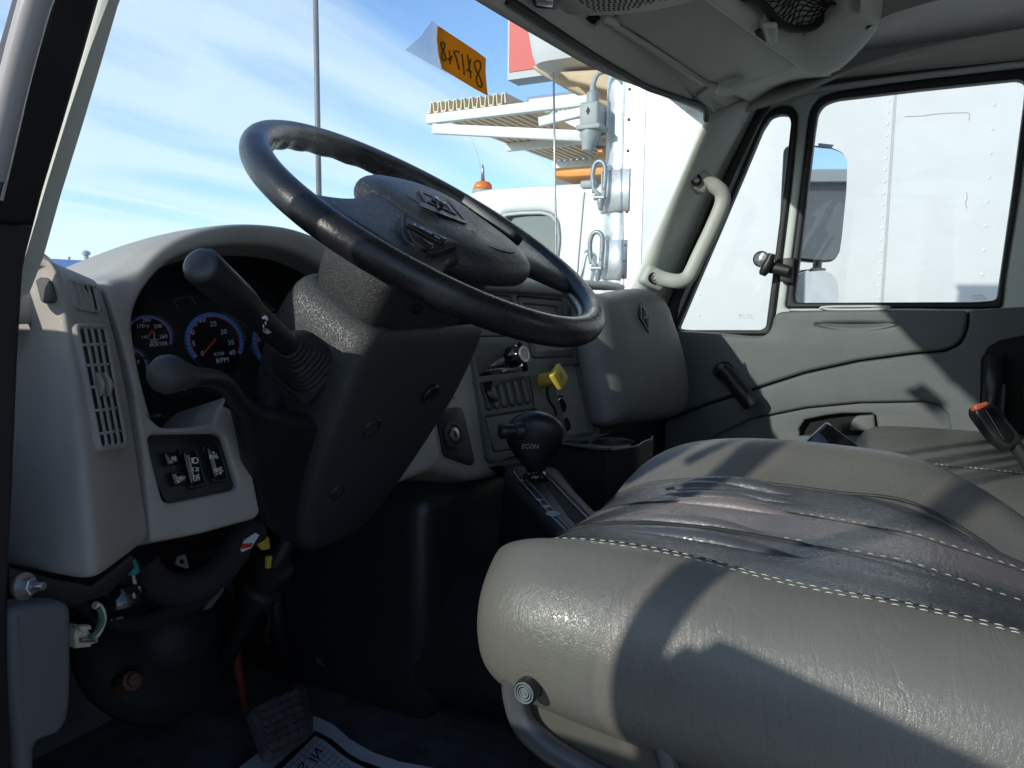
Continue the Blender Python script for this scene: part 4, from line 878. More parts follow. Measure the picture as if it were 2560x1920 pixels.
b = MB(); p = hit(2050, 500, PX(2.62)); b.tube([p+np.array((.02, 0, .12)), p+np.array((.02, 0, -.65))], .014, 10); b.tube([p+np.array((.02, 0, -.55)), p+np.array((-.33, .1, -.55))], .014, 8)
tag(b.build('mirror_arm', M['black']), 'black tubular arm holding the two passenger mirrors', 'mirror arm')
# ---- belt retractor recess and belt at the rear edge of the door
t = thing('belt_column', 'dark recess with vertical seat belt webbing behind the passenger door trim', 'seat belt', hit(2480, 980, PX(2.09)))
plate('recess', PX(2.10), [(2448, 1100), (2452, 900), (2470, 868), (2500, 850), (2560, 838), (2700, 830), (2700, 1140), (2448, 1110)], .004, M['dark'], t)
b = MB(); b.tube([hit(2486, 885, PX(2.07)), hit(2480, 990, PX(2.07)), hit(2474, 1120, PX(2.07))], .020, 10); b.build('guide_post', M['belt'], t)
plate('webbing', PX(2.05), [(2506, 960), (2514, 962), (2506, 1120), (2494, 1120)], .003, M['stackdark'], t)

# ================================================================== open driver door (mirror build of the passenger door, swung out by the camera)
od = thing('open_door', 'open driver door swung out at the far left, its edge just past the pillar', 'truck door', (.20, .60, -.4))
PHI = math.radians(42); HX, HY = .26, .605; DSX, DCX = math.sin(PHI), math.cos(PHI)
for ch_ in list(dr.children):
    if ch_.name.split('.')[0] not in ('frame', 'vent_glass', 'window_glass', 'door_skin', 'upper_trim', 'lower_trim', 'inner_panel'): continue
    me = ch_.data; bb = base_of(ch_); V = []
    for v in me.vertices:
        p = np.array(v.co)+bb; o_ = p[0]-2.15; s_ = .665-p[1]
        zz = p[2]-(.11 if s_ < .345 and p[2] < .2 else 0)   # vent sill lowered and seals omitted to shape the seat shadow
        V.append(np.array((HX-s_*DSX-o_*DCX, HY-s_*DCX+o_*DSX, max(zz, -.70))))
    o = finish(ch_.name.split('.')[0], V, [tuple(reversed(p.vertices)) for p in me.polygons], list(me.materials), od)
    es = o.modifiers.new('edges', 'EDGE_SPLIT'); es.split_angle = math.radians(35)
# ================================================================== dashboard
DP = ((0, .73, 0), (0, 1, -.30))
db = thing('dashboard', 'taupe and dark grey truck dashboard running below the windshield', 'dashboard', (1.2, .75, -.3))
# ---- left end cap with its crease
def interp(pts, n):
    pts = np.array(cr_(pts, 8, False)); d = np.r_[0, np.cumsum(np.linalg.norm(np.diff(pts, axis=0), axis=1))]
    s = np.linspace(0, d[-1], n); return np.stack([np.interp(s, d, pts[:, i]) for i in range(pts.shape[1])], 1)
nS = 15
Lc = interp([(76, 648), (66, 690), (56, 850), (42, 1080), (30, 1280), (24, 1412)], nS)
Cc = interp([(118, 640), (150, 690), (172, 830), (195, 1020), (222, 1260), (243, 1457)], nS)
Sc_ = interp([(246, 696), (270, 770), (299, 880), (326, 1010), (352, 1180), (379, 1350)], nS)
CPl = ((0, .679, 0), (0, 1, -.47)); LPl = ((0, .742, 0), (0, 1, -.30))
rows = []
for i in range(nS):
    l, c, s_ = hit(*Lc[i], LPl), hit(*Cc[i], CPl), hit(*Sc_[i], DP)
    lc = l*.5+c*.5; lc = lc*(1-.006); cs = c*.5+s_*.5; cs = cs*(1-.004)
    rows.append([l*.4+(l+np.array((0, .05, 0)))*.6, l, l*.75+c*.25, lc, c*.78+l*.22, c*.96+(l+s_)*.02, c*.80+s_*.20, cs, s_*.9+c*.1, s_, s_+np.array((0, .02, 0))])
top = [p+np.array((0, .02, -.002)) for p in rows[0]]; bk = [p+np.array((0, .12, -.02)) for p in rows[0]]
bot = [p+np.array((.004, .025, -.004)) for p in rows[-1]]; bb_ = [p+np.array((.02, .10, .01)) for p in rows[-1]]
sheet('end_cap', [bk, top]+rows+[bot, bb_], M['taupe'], db, .006, 2)
# face plane that carries the vents
cm, sm = hit(*Cc[3], CPl), hit(*Sc_[3], DP); cm2 = hit(*Cc[11], CPl); sm2 = hit(*Sc_[11], DP)
EP0 = P3(cm, sm, (cm2+sm2)/2)
def cap_plane(i, j): return P3(hit(*Cc[i], CPl), hit(*Sc_[i], DP), (hit(*Cc[j], CPl)+hit(*Sc_[j], DP))/2)
lf = .004
def quad(a, b_, c, d, s, t): return tuple((np.array(a)*(1-s)+np.array(b_)*s)*(1-t)+(np.array(d)*(1-s)+np.array(c)*s)*t)
def vent(name, label, q4, cols, lift, bars, EP):
    a, b_, c, d = q4
    v = thing(name, label, 'air vent', hit(*quad(a, b_, c, d, .5, .5), shift(EP, lift)))
    loops = [[a, b_, c, d]]
    for k in range(cols):
        s0, s1 = (k+.07)/cols, (k+.87)/cols
        s0 = .07+.86*s0; s1 = .07+.86*s1
        loops.append([quad(a, b_, c, d, s0, .05), quad(a, b_, c, d, s1, .04), quad(a, b_, c, d, s1, .95), quad(a, b_, c, d, s0, .96)])
    plate('grille', shift(EP, lift), loops, .012, M['taupe'], v, bev=.0022, res=3, rnd=.008, holes_rnd=.004)
    plate('duct', shift(EP, lift-.0020), [[quad(a, b_, c, d, .04, .03), quad(a, b_, c, d, .96, .03), quad(a, b_, c, d, .96, .97), quad(a, b_, c, d, .04, .97)]], .002, M['dark'], v)
    if bars:
        mb = MB()
        for t_ in bars: mb.tube([hit(*quad(a, b_, c, d, .05, t_+.003), shift(EP, lift-.0016)), hit(*quad(a, b_, c, d, .95, t_-.003), shift(EP, lift-.0025))], .0014, 8)
        mb.build('crossbar', M['taupe'], v)
    return v
BV = P3(hit(*Cc[3], CPl)*1.006, hit(*Cc[11], CPl)*1.006, hit(*Sc_[7], DP))
v1 = vent('defrost_vent', 'small square four-slot vent high on the taupe dash end cap', [(171, 694), (242, 714), (258, 782), (190, 772)], 4, .0045, None, P3(hit(*Cc[1], CPl)*1.012, hit(*Cc[3], CPl)*1.012, hit(*Sc_[2], DP)))
v2 = vent('air_vent', 'tall four-slot air vent with a thumb wheel on the taupe dash end cap', [(192, 806), (270, 809), (325, 1119), (254, 1129)], 4, .0065, [.17, .33, .50, .68, .86], BV)
b = MB()
for u0 in (242, 262):
    pts = [hit(u0-3+6*math.sin(math.pi*i/12)+.9*i, 932+4.8*i, shift(BV, .0071)) for i in range(13)]
    b.tube(pts, [.0012+.0030*math.sin(math.pi*i/12) for i in range(13)], 8)
    for i in range(1, 12): b.tube([pts[i]+(-pts[i]*.004), pts[i]-pts[i]*.0075], .0008, 5)
b.build('thumb_wheel', M['taupe'], v2)
# small recess near the top of the cap
plate('cap_recess', shift(P3(hit(*Lc[2], LPl), hit(*Cc[2], CPl), (hit(*Lc[6], LPl)+hit(*Cc[6], CPl))/2), .004), [[(86, 700), (97, 692), (118, 693), (126, 706), (132, 745), (128, 754), (108, 758), (100, 754)]], .010, mat('recess_grey', (.075, .07, .066), .7), db, bev=.002, rnd=.004)
# ---- instrument hood and bezel
O = [(343, 1015), (312, 880), (284, 785), (252, 703), (298, 695), (334, 681), (356, 662), (385, 630), (422, 603), (485, 576), (549, 563), (612, 558), (700, 563), (760, 578), (810, 600), (850, 625), (890, 655), (940, 700), (1000, 770)]
I_ = [(379, 1046), (355, 965), (341, 885), (331, 815), (338, 770), (350, 738), (372, 705), (400, 673), (430, 648), (485, 626), (549, 614), (633, 612), (700, 620), (750, 640), (800, 668), (840, 700), (880, 740), (920, 790), (960, 850)]
lo_ = [.0, .0, .0, .0, .0, .005, .010, .016, .022, .028, .030, .03, .03, .03, .03, .03, .03, .03, .03]
bo = [.02, .02, .03, .08, .20, .26, .28, .28, .28, .28, .28, .28, .28, .28, .28, .28, .28, .28, .28]
rows = []
for o_, i_, l_, k_ in zip(O, I_, lo_, bo):
    a = hit(*o_, shift(DP, l_)); c = hit(*i_, shift(DP, l_-.002)); ctr = hit(600, 850, DP)
    bl = .0012 if o_[1] > 990 and o_[0] < 400 else .004
    inn = (ctr-c); inn /= np.linalg.norm(inn)
    rows.append([a+np.array((0, k_, -.05*k_/.28)), a+np.array((0, k_*.35, -.004*k_/.28)), a+np.array((0, .010, 0)), a*(.998), a*.66+c*.34-(a*bl), a*.33+c*.67-(a*bl), c*.999, c+np.array((0, .014, 0))+inn*.002, c+np.array((0, .07, -.02))+inn*.004, c+np.array((0, .115, -.034))+inn*.003])
sheet('instrument_hood', rows, M['taupe'], db, 0, 2)
# liner of the hood tunnel is darker
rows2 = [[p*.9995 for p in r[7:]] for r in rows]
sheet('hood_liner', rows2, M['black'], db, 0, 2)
low = [(337, 985), (360, 1140), (380, 1356), (500, 1334), (640, 1296), (652, 1280), (622, 1130), (596, 1015), (590, 985), (570, 990), (545, 1020), (535, 1057), (464, 1068), (404, 1069), (378, 1046), (356, 1012)]
pocket = [(372, 1094), (386, 1084), (544, 1082), (560, 1090), (597, 1212), (588, 1224), (424, 1258), (408, 1250), (382, 1150)]
plate('switch_panel', shift(DP, .0022), [low, pocket], .10, M['taupe'], db, bev=.0045, res=4, rnd=.004, holes_rnd=.010)
# ---- dash top pad
rows = []
for x in np.linspace(.36, 2.08, 14):
    yb = .755 if x < .47 else .90 if x < 1.13 else .74
    k = -.026*min(max((.80-x)/.2, 0), 1)
    rows.append([np.array((x, y, z+k)) for y, z in ((yb, .018), (yb+.03, .034), (min(yb+.10, .95), .038), (.97, .02), (1.05, -.02), (1.22, -.10))])
sheet('dash_top', rows, M['glove'], db, .01, 1)
rows = [[np.array((x, y, z)) for y, z in ((.725, -.03), (.732, -.008), (.745, .002), (.79, .008), (.95, .006), (1.22, -.06))] for x in np.linspace(.34, .475, 4)]
sheet('dash_top', rows, M['taupe'], db, .006, 1)
# ---- gauges
ic = thing('instrument_cluster', 'black instrument cluster with blue-ringed gauges under the hood', 'instrument cluster', hit(540, 880, shift(DP, -.09)))
GP = shift((tuple(hit(520, 850, shift(DP, -.070))), (.36, 1.0, -.30)), 0.0)
plate('cluster_face', GP, [[(330, 690), (400, 650), (700, 625), (900, 700), (960, 1110), (345, 1110)]], .006, M['dial'], ic)
def gauge(name, cu, cv, ru, rv, a0, a1, nums, needle, wid):
    c = hit(cu, cv, GP); r = np.linalg.norm(hit(ru, rv, GP)-c); n = np.array(GP[1]); ex = np.array((1.0, 0, 0)); ex = ex-n*(ex @ n); ex /= np.linalg.norm(ex); ey = np.cross(n, ex); ey = ey if ey[2] > 0 else -ey; ey /= np.linalg.norm(ey)
    def pt(a, rr, h): return c+rr*(ex*math.cos(a)+ey*math.sin(a))+n*h
    mb = MB(); ns = 40
    mb.loft([[pt(a0+(a1-a0)*i/ns, r*k, h) for k, h in ((1.0, .0030), (1.0, .0034), (1-wid, .0034), (1-wid, .0030))] for i in range(ns+1)])
    g = mb.build(name, M['dialblue'], ic, True, 40)
    mb = MB()
    mb.loft([[pt(a0+(a1-a0)*i/ns, r*(1-wid)*k, h) for k, h in ((1.0, .0031), (1.0, .0036), (.97, .0036), (.97, .0031))] for i in range(ns+1)])
    mb.build('red_line', M['dialred'], g, True, 40)
    mb = MB(); nt_ = 28 if wid > .08 else 10
    for i in range(1, nt_):
        a = a0+(a1-a0)*i/nt_; mb.tube([pt(a, r*.995, .0036), pt(a, r*(1-wid)*1.01, .0036)], .0004, 4)
    mb.build('tick_marks', M['ink'], g)
    mb = MB(); mb.tube([pt(2*math.pi*i/48, r*1.06, .004) for i in range(48)], .0012, 6, closed=True); mb.build('dial_rim', M['gloss'], g)
    for s, u, v, h in nums:
        p = hit(u, v, shift(GP, .002)); text('numeral', s, p, ex, ey, h, M['letter'], g, .0003, shear=.08)
    if needle:
        p0, p1 = hit(needle[0], needle[1], shift(GP, .0060)), hit(needle[2], needle[3], shift(GP, .0060)); mb = MB(); mb.tube([p0, p1], [.0016, .0010], 6); mb.lathe(p0-n*.003, n, [(.0018, 0), (.0018, .003), (.001, .004)], 14); mb.build('needle', M['dialred'], g)
    return g
R_ = math.radians
gauge('tachometer', 536, 853, 506, 786, R_(-38), R_(212), [('20', 505, 800, .0088), ('15', 484, 810, .0088), ('25', 533, 810, .0088), ('10', 477, 832, .0088), ('30', 559, 830, .0088), ('35', 577, 857, .0088), ('40', 580, 882, .0088), ('5', 484, 859, .0088), ('0', 506, 884, .0088), ('X100', 547, 885, .0062), ('RPM', 556, 901, .0088)], (538, 849, 509, 884), .13)
gauge('temperature_gauge', 372, 843, 366, 790, R_(-30), R_(215), [('200', 366, 800, .0068), ('170', 351, 816, .0064), ('230', 394, 816, .0064), ('260', 408, 842, .0064), ('°F', 368, 817, .0060), ('WATER', 396, 861, .0064), ('140', 362, 843, .0060)], (381, 828, 366, 844), .09)
gauge('fuel_gauge', 312, 918, 345, 878, R_(-20), R_(200), [('3/4', 332, 882, .0060), ('F', 346, 905, .0060)], None, .09)
gauge('oil_gauge', 436, 948, 426, 902, R_(-20), R_(200), [('0', 439, 913, .0064), ('OIL', 453, 973, .0064)], (442, 945, 425, 930), .09)
gauge('speedometer', 704, 860, 682, 786, R_(-38), R_(212), [('20', 649, 822, .0088), ('30', 668, 800, .0088), ('10', 642, 850, .0088)], (704, 860, 668, 900), .13)
plate('warning_lamp', shift(GP, .002), [[(612, 938), (636, 938), (628, 968)]], .0015, M['lampclear'], ic)
b = MB(); b.tube([hit(u, v, shift(GP, .004)) for u, v in ((446, 771), (433, 752), (438, 748), (470, 742), (476, 742), (490, 761))], .0007, 5); b.build('display_outline', mat('olive_line', (.16, .15, .05), .5), ic)
b = MB(); p = hit(386, 843, shift(GP, .0025)); b.tube([p+np.array((0, 0, -.002)), p+np.array((0, 0, .0060))], .0006, 5)
for dz in (-.003, -.0055): b.tube([p+np.array((-.006+.003*i, 0, dz+.0007*(-1)**i)) for i in range(5)], .0005, 5)
b.build('coolant_symbol', M['letter'], ic)
b = MB(); lens = [(322, 620), (960, 580), (960, 1090), (350, 1090)]
plate('lens', shift(DP, -.035), [lens], .002, G_lens, ic)
# ---- switches in the pocket
PK = shift(DP, -.006)
sw = thing('switch_bank', 'black bank of lamp, mirror and panel switches set in the taupe dash', 'switch bank', hit(490, 1170, PK))
plate('bank_plate', PK, [[(360, 1075), (565, 1070), (605, 1220), (420, 1265), (380, 1180)]], .01, M['black'], sw, bev=.001)
K1 = shift(PK, .010)
plate('key', K1, [[(411, 1130), (444, 1126), (451, 1155), (448, 1160), (421, 1165)]], .010, M['gloss'], sw, bev=.002, rnd=.003)
plate('key', K1, [[(428, 1181), (460, 1176), (468, 1204), (464, 1210), (439, 1215)]], .010, M['gloss'], sw, bev=.002, rnd=.003)
def rocker(pts, ring):
    plate('rocker_frame', shift(PK, .006), [ring, inset(ring, .82)], .006, M['black'], sw, bev=.0015, rnd=.005)
    o = plate('rocker', shift(PK, .012), [pts], .012, M['gloss'], sw, bev=.003, rnd=.004); return o
rocker([(459, 1128), (487, 1124), (506, 1205), (479, 1213)], [(447, 1122), (490, 1116), (520, 1214), (477, 1224)])
rocker([(518, 1117), (543, 1114), (563, 1190), (538, 1197)], [(505, 1112), (548, 1105), (574, 1202), (535, 1208)])
TX = shift(PK, .0128)
px_text('lettering', 'MIR', 429, 1149, 442, 1147, shift(K1, .001), M['letter'], sw, hgt=.0052)
px_text('lettering', 'LMP', 443, 1200, 457, 1197, shift(K1, .001), M['letter'], sw, hgt=.0058)
b = MB(); b.tube([hit(u, v, shift(K1, .001)) for u, v in ((457, 1195), (459, 1198), (463, 1191))], .0005, 5); b.build('tick_symbol', M['letter'], sw)
px_text('lettering', 'OFF', 484, 1197, 500, 1194, TX, M['letter'], sw, hgt=.0062)
px_text('lettering', 'PANEL', 524, 1144, 546, 1140, TX, M['letter'], sw, hgt=.0050)
px_text('lettering', 'PANEL', 535, 1177, 558, 1173, TX, M['letter'], sw, hgt=.0050)
b = MB()
b.tube(cr_([hit(u, v, shift(TX, .0006)) for u, v in ((485, 1145), (493, 1146), (495, 1152), (491, 1158), (483, 1157), (484, 1150))], 3, True), .0005, 5, closed=True)
for i in range(4): b.tube([hit(477+.6*i, 1146+3.6*i, shift(TX, .0006)), hit(483+.3*i, 1145+3.6*i, shift(TX, .0006))], .0005, 5)
for s in (-1, 1):
    b.tube(cr_([hit(487+s*u, 1173+v, shift(TX, .0006)) for u, v in ((2, -4), (5, -3), (6, 0), (5, 3), (2, 4))], 3, False), .0005, 5)
    for i in (-1, 0, 1): b.tube([hit(487+s*8, 1173+3.5*i, shift(TX, .0006)), hit(487+s*10.5, 1173+4.5*i, shift(TX, .0006))], .0004, 5)
for (u, v) in ((534, 1131), (551, 1183)): b.sphere(hit(u, v, shift(TX, .0006)), .0012, 0, 8)
b.build('lamp_symbols', M['letter'], sw)
# ================================================================== centre stack
BL, BR, TR = np.array((1.196, .68, -.298)), np.array((1.586, .627, -.298)), np.array((1.586, .709, .005))
CS = P3(BL, BR, TR)
cen = thing('centre_stack', 'dark grey angled centre stack with radio, switch bank and open cubby', 'centre stack', hit(1350, 950, CS))
sur = [(1105, 700), (1440, 690), (1455, 760), (1510, 1075), (1500, 1098), (1330, 1158), (1225, 1195), (1175, 1200), (1130, 1188), (1060, 1165), (1040, 1130), (1010, 1000), (1080, 850)]
plate('stack_surround', shift(CS, -.006), [sur], .14, M['taupe'], cen, bev=.018, res=4, rnd=.02)
bez = [(1170, 728), (1228, 720), (1408, 734), (1418, 742), (1494, 1070), (1489, 1082), (1237, 1158), (1224, 1150), (1200, 985), (1166, 760)]
h_v = [(1182, 738), (1274, 738), (1281, 745), (1296, 828), (1290, 841), (1198, 842)]      # upper left vent panel
h_r = [(1176, 852), (1300, 850), (1306, 856), (1325, 925), (1320, 932), (1196, 946)]
h_c = [(1292, 741), (1298, 738), (1402, 748), (1408, 754), (1441, 886), (1437, 893), (1337, 897), (1330, 892)]
h_s = [(1192, 950), (1320, 934), (1327, 940), (1340, 1016), (1336, 1022), (1214, 1038)]
h_b = [(1212, 1042), (1338, 1022), (1345, 1026), (1368, 1108), (1240, 1132), (1234, 1128)]
h_p = [(1376, 918), (1442, 911), (1449, 916), (1482, 1072), (1478, 1078), (1420, 1088), (1408, 1030), (1385, 960)]
plate('stack_bezel', shift(CS, .006), [bez, h_v, h_r, h_c, h_s, h_b, h_p], .018, M['stack'], cen, bev=.0035, res=3, rnd=.006, holes_rnd=.005)
plate('stack_backing', shift(CS, -.014), [inset(bez, .99)], .01, M['dark'], cen)
plate('vent_panel', shift(CS, .002), [inset(h_v, .97)], .012, M['stack2'], cen, bev=.003, rnd=.005)
# cubby: frame and deep dark cavity
plate('cubby_frame', shift(CS, .004), [inset(h_c, .96), [(1307, 757), (1396, 765), (1424, 873), (1342, 878)]], .016, M['stack'], cen, bev=.002, rnd=.004)
plate('switch_plate', shift(CS, .003), [inset(h_s, .975)], .012, M['stack2'], cen, bev=.002, rnd=.004)
for k in range(6):
    f0, f1 = (k+.12)/6, (k+.90)/6
    q4 = [quad((1199, 953), (1316, 938), (1332, 1012), (1218, 1031), s, t_) for s, t_ in ((f0, .04), (f1, .04), (f1, .96), (f0, .96))]
    plate('blank_cover', shift(CS, .0052), [q4, inset(q4, .80)], .003, M['stackdark'], cen, bev=.0008, rnd=.009)
    if k: plate('blank_face', shift(CS, .0042), [inset(q4, .80)], .003, M['stack2'], cen, bev=.0008, rnd=.008)
q4 = [(1205, 958), (1216, 957), (1233, 1000), (1234, 1010), (1214, 1014)]
rk = thing('rocker_switch', 'single black rocker switch standing proud at the left end of the switch row', 'switch', hit(1218, 985, shift(CS, .01)))
rows = []
for s in np.linspace(0, 1, 9):
    c = hit(1206+20*s, 958+50*s, CS); n_ = np.array(shift(CS, 1)[1]); ex = hit(1300, 940, CS)-hit(1200, 953, CS); ex /= np.linalg.norm(ex)
    h = .020-.012*math.sin(math.pi*s)+(.004 if s > .8 else 0)
    rows.append([c-ex*.007, c-ex*.007+n_*h, c+ex*.007+n_*h, c+ex*.007])
loft('rocker_body', rows, M['black'], rk, autos=40)
plate('bin_door', shift(CS, .004), [inset(h_b, .965)], .012, M['stack2'], cen, bev=.003, rnd=.004)
plate('pocket_back', shift(CS, -.008), [inset(h_p, 1.02)], .006, M['stack2'], cen)
# power outlets
for k, (u, v, ru) in enumerate(((1401, 1015, 11), (1412, 1063, 11))):
    pt_ = thing('power_outlet', ('round power outlet ring under the white label' if k == 0 else 'lower power outlet ring beside the shift knob'), 'power outlet', hit(u, v, CS), 'power outlets in the pocket')
    n_ = np.array(shift(CS, 1)[1]); c = hit(u, v, shift(CS, -.006))
    b = MB(); b.lathe(c, n_, [(.0165, 0), (.0165, .004), (.0145, .0045), (.0145, .001)], 26, caps=False); b.build('ring', M['chrome'], pt_, True, 40)
    b = MB(); b.lathe(c, n_, [(.0148, .0012), (.0001, .0013)], 26); b.build('socket', M['dark'], pt_)
tube('outlet_icon', [hit(u, v, shift(CS, -.006)) for u, v in ((1393, 994), (1398, 990), (1408, 992))], .0018, M['dark'], cen, 8)
lb = plate('warning_label', shift(CS, -.0068), [[(1372, 934), (1405, 930), (1415, 980), (1386, 985)]], .0006, M['cream'], None)
tag(lb, 'small white printed label behind the yellow knob', 'label')
b = MB()
for i in range(3): b.tube([hit(1384+i*.6, 968+3.6*i, shift(CS, -.006)), hit(1402+i*.6-(4 if i == 2 else 0), 965+3.6*i, shift(CS, -.006))], .0004, 4)
b.build('label_print', M['inkline'], lb)
tube('pocket_cord', [hit(u, v, shift(CS, .004)) for u, v in ((1366, 962), (1366, 985), (1372, 1005), (1384, 1022), (1388, 1040))], .005, M['dark'], cen, 8, k=4)
# yellow park brake knob
yk = thing('park_brake_knob', 'yellow square park brake pull knob on the centre stack', 'knob', hit(1360, 950, shift(CS, .03)))
n_ = np.array(shift(CS, 1)[1]); c0 = hit(1352, 952, shift(CS, .004)); c1 = hit(1397, 942, shift(CS, .05))
ax = c1-c0; ax /= np.linalg.norm(ax); ln = np.linalg.norm(c1-c0)
b = MB(); b.lathe(c0, ax, [(.0145, -.01), (.0145, ln*.82), (.019, ln*.9)], 22); b.build('stem', M['yellow'], yk, True, 40)
b = MB(); q = np.cross((0, 0, 1), ax); q /= np.linalg.norm(q); r_ = np.cross(ax, q); a45 = .62
e1_, e2_ = q*math.cos(a45)+r_*math.sin(a45), -q*math.sin(a45)+r_*math.cos(a45)
b.obox(c0+ax*ln, ax, e1_, e2_, .0065, .0205, .0205, 0, .005); o = b.build('square_head', M['yellow'], yk, True, 40)
b = MB(); b.lathe(c0, n_, [(.024, -.004), (.024, .001), (.019, .002), (.018, -.004)], 22); b.build('bushing', M['dark'], yk, True, 40)
plate('knob_marks', ((c0+ax*(ln+.0068)), ax), [[c0+ax*(ln+.0068)+q*.006*math.cos(t_)+r_*.009*math.sin(t_) for t_ in np.linspace(0, 2*math.pi, 12, endpoint=False)]], .0003, mat('knob_worn', (.40, .28, .06), .6), yk)
# ---- radio
rd = thing('radio', 'silver-faced car radio with a large black volume knob in the centre stack', 'radio', hit(1250, 890, CS))
face = [(1178, 856), (1296, 853), (1302, 860), (1321, 921), (1199, 938)]
RF = shift(CS, .004)
plate('radio_body', shift(CS, .000), [inset(h_r, .98)], .012, M['gloss'], rd, bev=.002)
silver = mat('radio_silver', (.78, .78, .79), .22, metal=.85, spec=.6)
plate('face_panel', RF, [[(1184, 862), (1290, 859), (1297, 872), (1309, 916), (1205, 930)]], .006, silver, rd, bev=.0012, rnd=.002)
plate('screen_strip', shift(RF, .001), [[(1188, 854), (1294, 852), (1297, 859), (1187, 862)]], .004, M['gloss'], rd)
for i in range(6):
    u, v = 1210+11.3*i, 917.5-1.7*i; plate('preset_key', shift(RF, .003), [[(u, v), (u+9, v-1.4), (u+11, v+7), (u+2, v+8.5)]], .004, M['black'], rd, bev=.0008)
plate('eject_key', shift(RF, .0015), [[(1188, 866), (1196, 865), (1198, 872), (1190, 873)]], .002, M['signgrey'], rd, bev=.0005)
plate('usb_door', shift(RF, .002), [[(1301, 871), (1305, 870), (1312, 894), (1307, 895)]], .002, mat('dark_red_glass', (.06, .006, .01), .15), rd)
b = MB(); c = hit(1276, 894, RF); n_ = np.array(RF[1]); kn = hit(1293, 890, shift(RF, .03))
b.lathe(c, n_, [(.0215, 0), (.021, .014), (.0185, .018), (.016, .022), (.0155, .034)], 22); b.build('volume_knob', M['gloss'], rd, True, 35)
b = MB(); b.lathe(c+n_*.034, n_, [(.0158, -.001), (.0158, .001), (.0125, .001), (.0115, -.0005), (.0001, -.0005)], 22); b.build('knob_ring', M['steel'], rd, True, 35)
# ---- key switch plate and side blanks
kp = thing('ignition_switch', 'round silver ignition keyhole in a black plate beside the steering column', 'ignition switch', hit(1132, 1088, CS))
plate('key_plate', shift(CS, .000), [[(1092, 1025), (1144, 1017), (1156, 1022), (1164, 1045), (1188, 1152), (1184, 1162), (1176, 1163), (1117, 1142), (1112, 1134)]], .008, M['black'], kp, bev=.0015, rnd=.004)
c = hit(1133, 1087, shift(CS, .0)); n_ = np.array(shift(CS, 1)[1])
b = MB(); b.lathe(c, n_, [(.026, 0), (.0255, .003), (.017, .0035), (.017, .001)], 26); b.build('lock_collar', M['stackdark'], kp, True, 40)
b = MB(); b.lathe(c, n_, [(.0125, 0), (.0125, .005), (.011, .006), (.0001, .006)], 22); b.build('lock_face', M['steel'], kp, True, 40)
b = MB(); ey = np.array((0, 0, 1.0)); ey -= n_*(ey @ n_); ey /= np.linalg.norm(ey); ex = np.cross(ey, n_); b.obox(c+n_*.006, ex, ey, n_, .0018, .006, .0006); b.lathe(c+n_*.006, n_, [(.0035, 0), (.003, .0006)], 10); b.build('key_slot', M['dark'], kp)
plate('side_blank', shift(CS, -.001), [[(1120, 978), (1138, 976), (1145, 984), (1145, 992), (1136, 996), (1122, 997)]], .006, M['taupe'], cen, bev=.002, rnd=.003)
# taupe lower dash left of the stack, under the column
lowp = [(1015, 1080), (1085, 1060), (1104, 1150), (1092, 1172), (1003, 1205), (990, 1200), (960, 1120)]
plate('knee_panel', P3((1.0, .70, -.2), (1.2, .665, -.2), (1.1, .63, -.4)), [[(900, 1000), (1080, 1010), (1108, 1135), (1095, 1170), (1005, 1206), (930, 1210)]], .05, M['taupe'], db, bev=.012)
# ---- dash pad over the centre stack
CT = shift(CS, .02)
pa = [(1175, 722), (1230, 718), (1412, 733), (1440, 728), (1430, 712), (1232, 694), (1160, 690)]
rows = []
for s in np.linspace(0, 1, 9):
    f = np.array((1150, 722))*(1-s)+np.array((1470, 742))*s
    p = hit(f[0], f[1], shift(CS, .008)); rows.append([p, p+np.array((0, -.004, .012)), p+np.array((0, .012, .026)), p+np.array((0, .05, .036)), p+np.array((0, .12, .044)), p+np.array((0, .22, .036)), p+np.array((0, .36, .0))])
sheet('centre_pad', rows, M['glove'], db, .006, 1)
# ================================================================== glovebox
gb = thing('glovebox', 'bulging dark grey passenger glovebox lid with a diamond emblem', 'glovebox', (1.85, .66, -.15))
GPl = P3((1.64, .585, -.30), (2.06, .545, -.30), (1.66, .650, .0))
go = [(1452, 742), (1492, 735), (1540, 726), (1585, 722), (1620, 734), (1641, 760), (1652, 790), (1672, 850), (1690, 915), (1698, 985), (1694, 1020), (1680, 1040), (1640, 1052), (1580, 1060), (1522, 1068), (1506, 1062), (1498, 1040), (1478, 930), (1460, 820)]
# lid as a bowed surface: outline scaled rings raised towards the driver
def bowed(name, outline, pl, depth, m, parent, prof, back=.12, sub=1):
    n_ = np.array(shift(pl, 1)[1]); P = to3(cr_(outline, 4), pl); c = np.mean(P, axis=0); rings = [[p-n_*back for p in P]]
    for k, h in prof: rings.append([c+(p-c)*k+n_*h*depth for p in P])
    return loft(name, rings, m, parent, sub=sub)
bowed('lid', go, GPl, .055, M['glove'], gb, [(1.0, 0), (.995, .18), (.97, .42), (.92, .64), (.84, .80), (.70, .92), (.45, .985), (.2, 1.0), (.02, 1.0)], .06)
n_ = np.array(shift(GPl, 1)[1])
EMP = shift(GPl, .053)
dm = [(1604, 757), (1621, 793), (1622, 828), (1603, 793)]
em = thing('diamond_emblem', 'diamond badge frame with a small three-armed figure on the glovebox lid', 'emblem', hit(1612, 795, EMP))
plate('badge_frame', shift(EMP, .004), [[(1605, 754), (1624, 792), (1623, 832), (1600, 794)], [(1606, 765), (1618, 794), (1619, 818), (1605, 793)]], .006, M['black'], em, bev=.001)
b = MB()
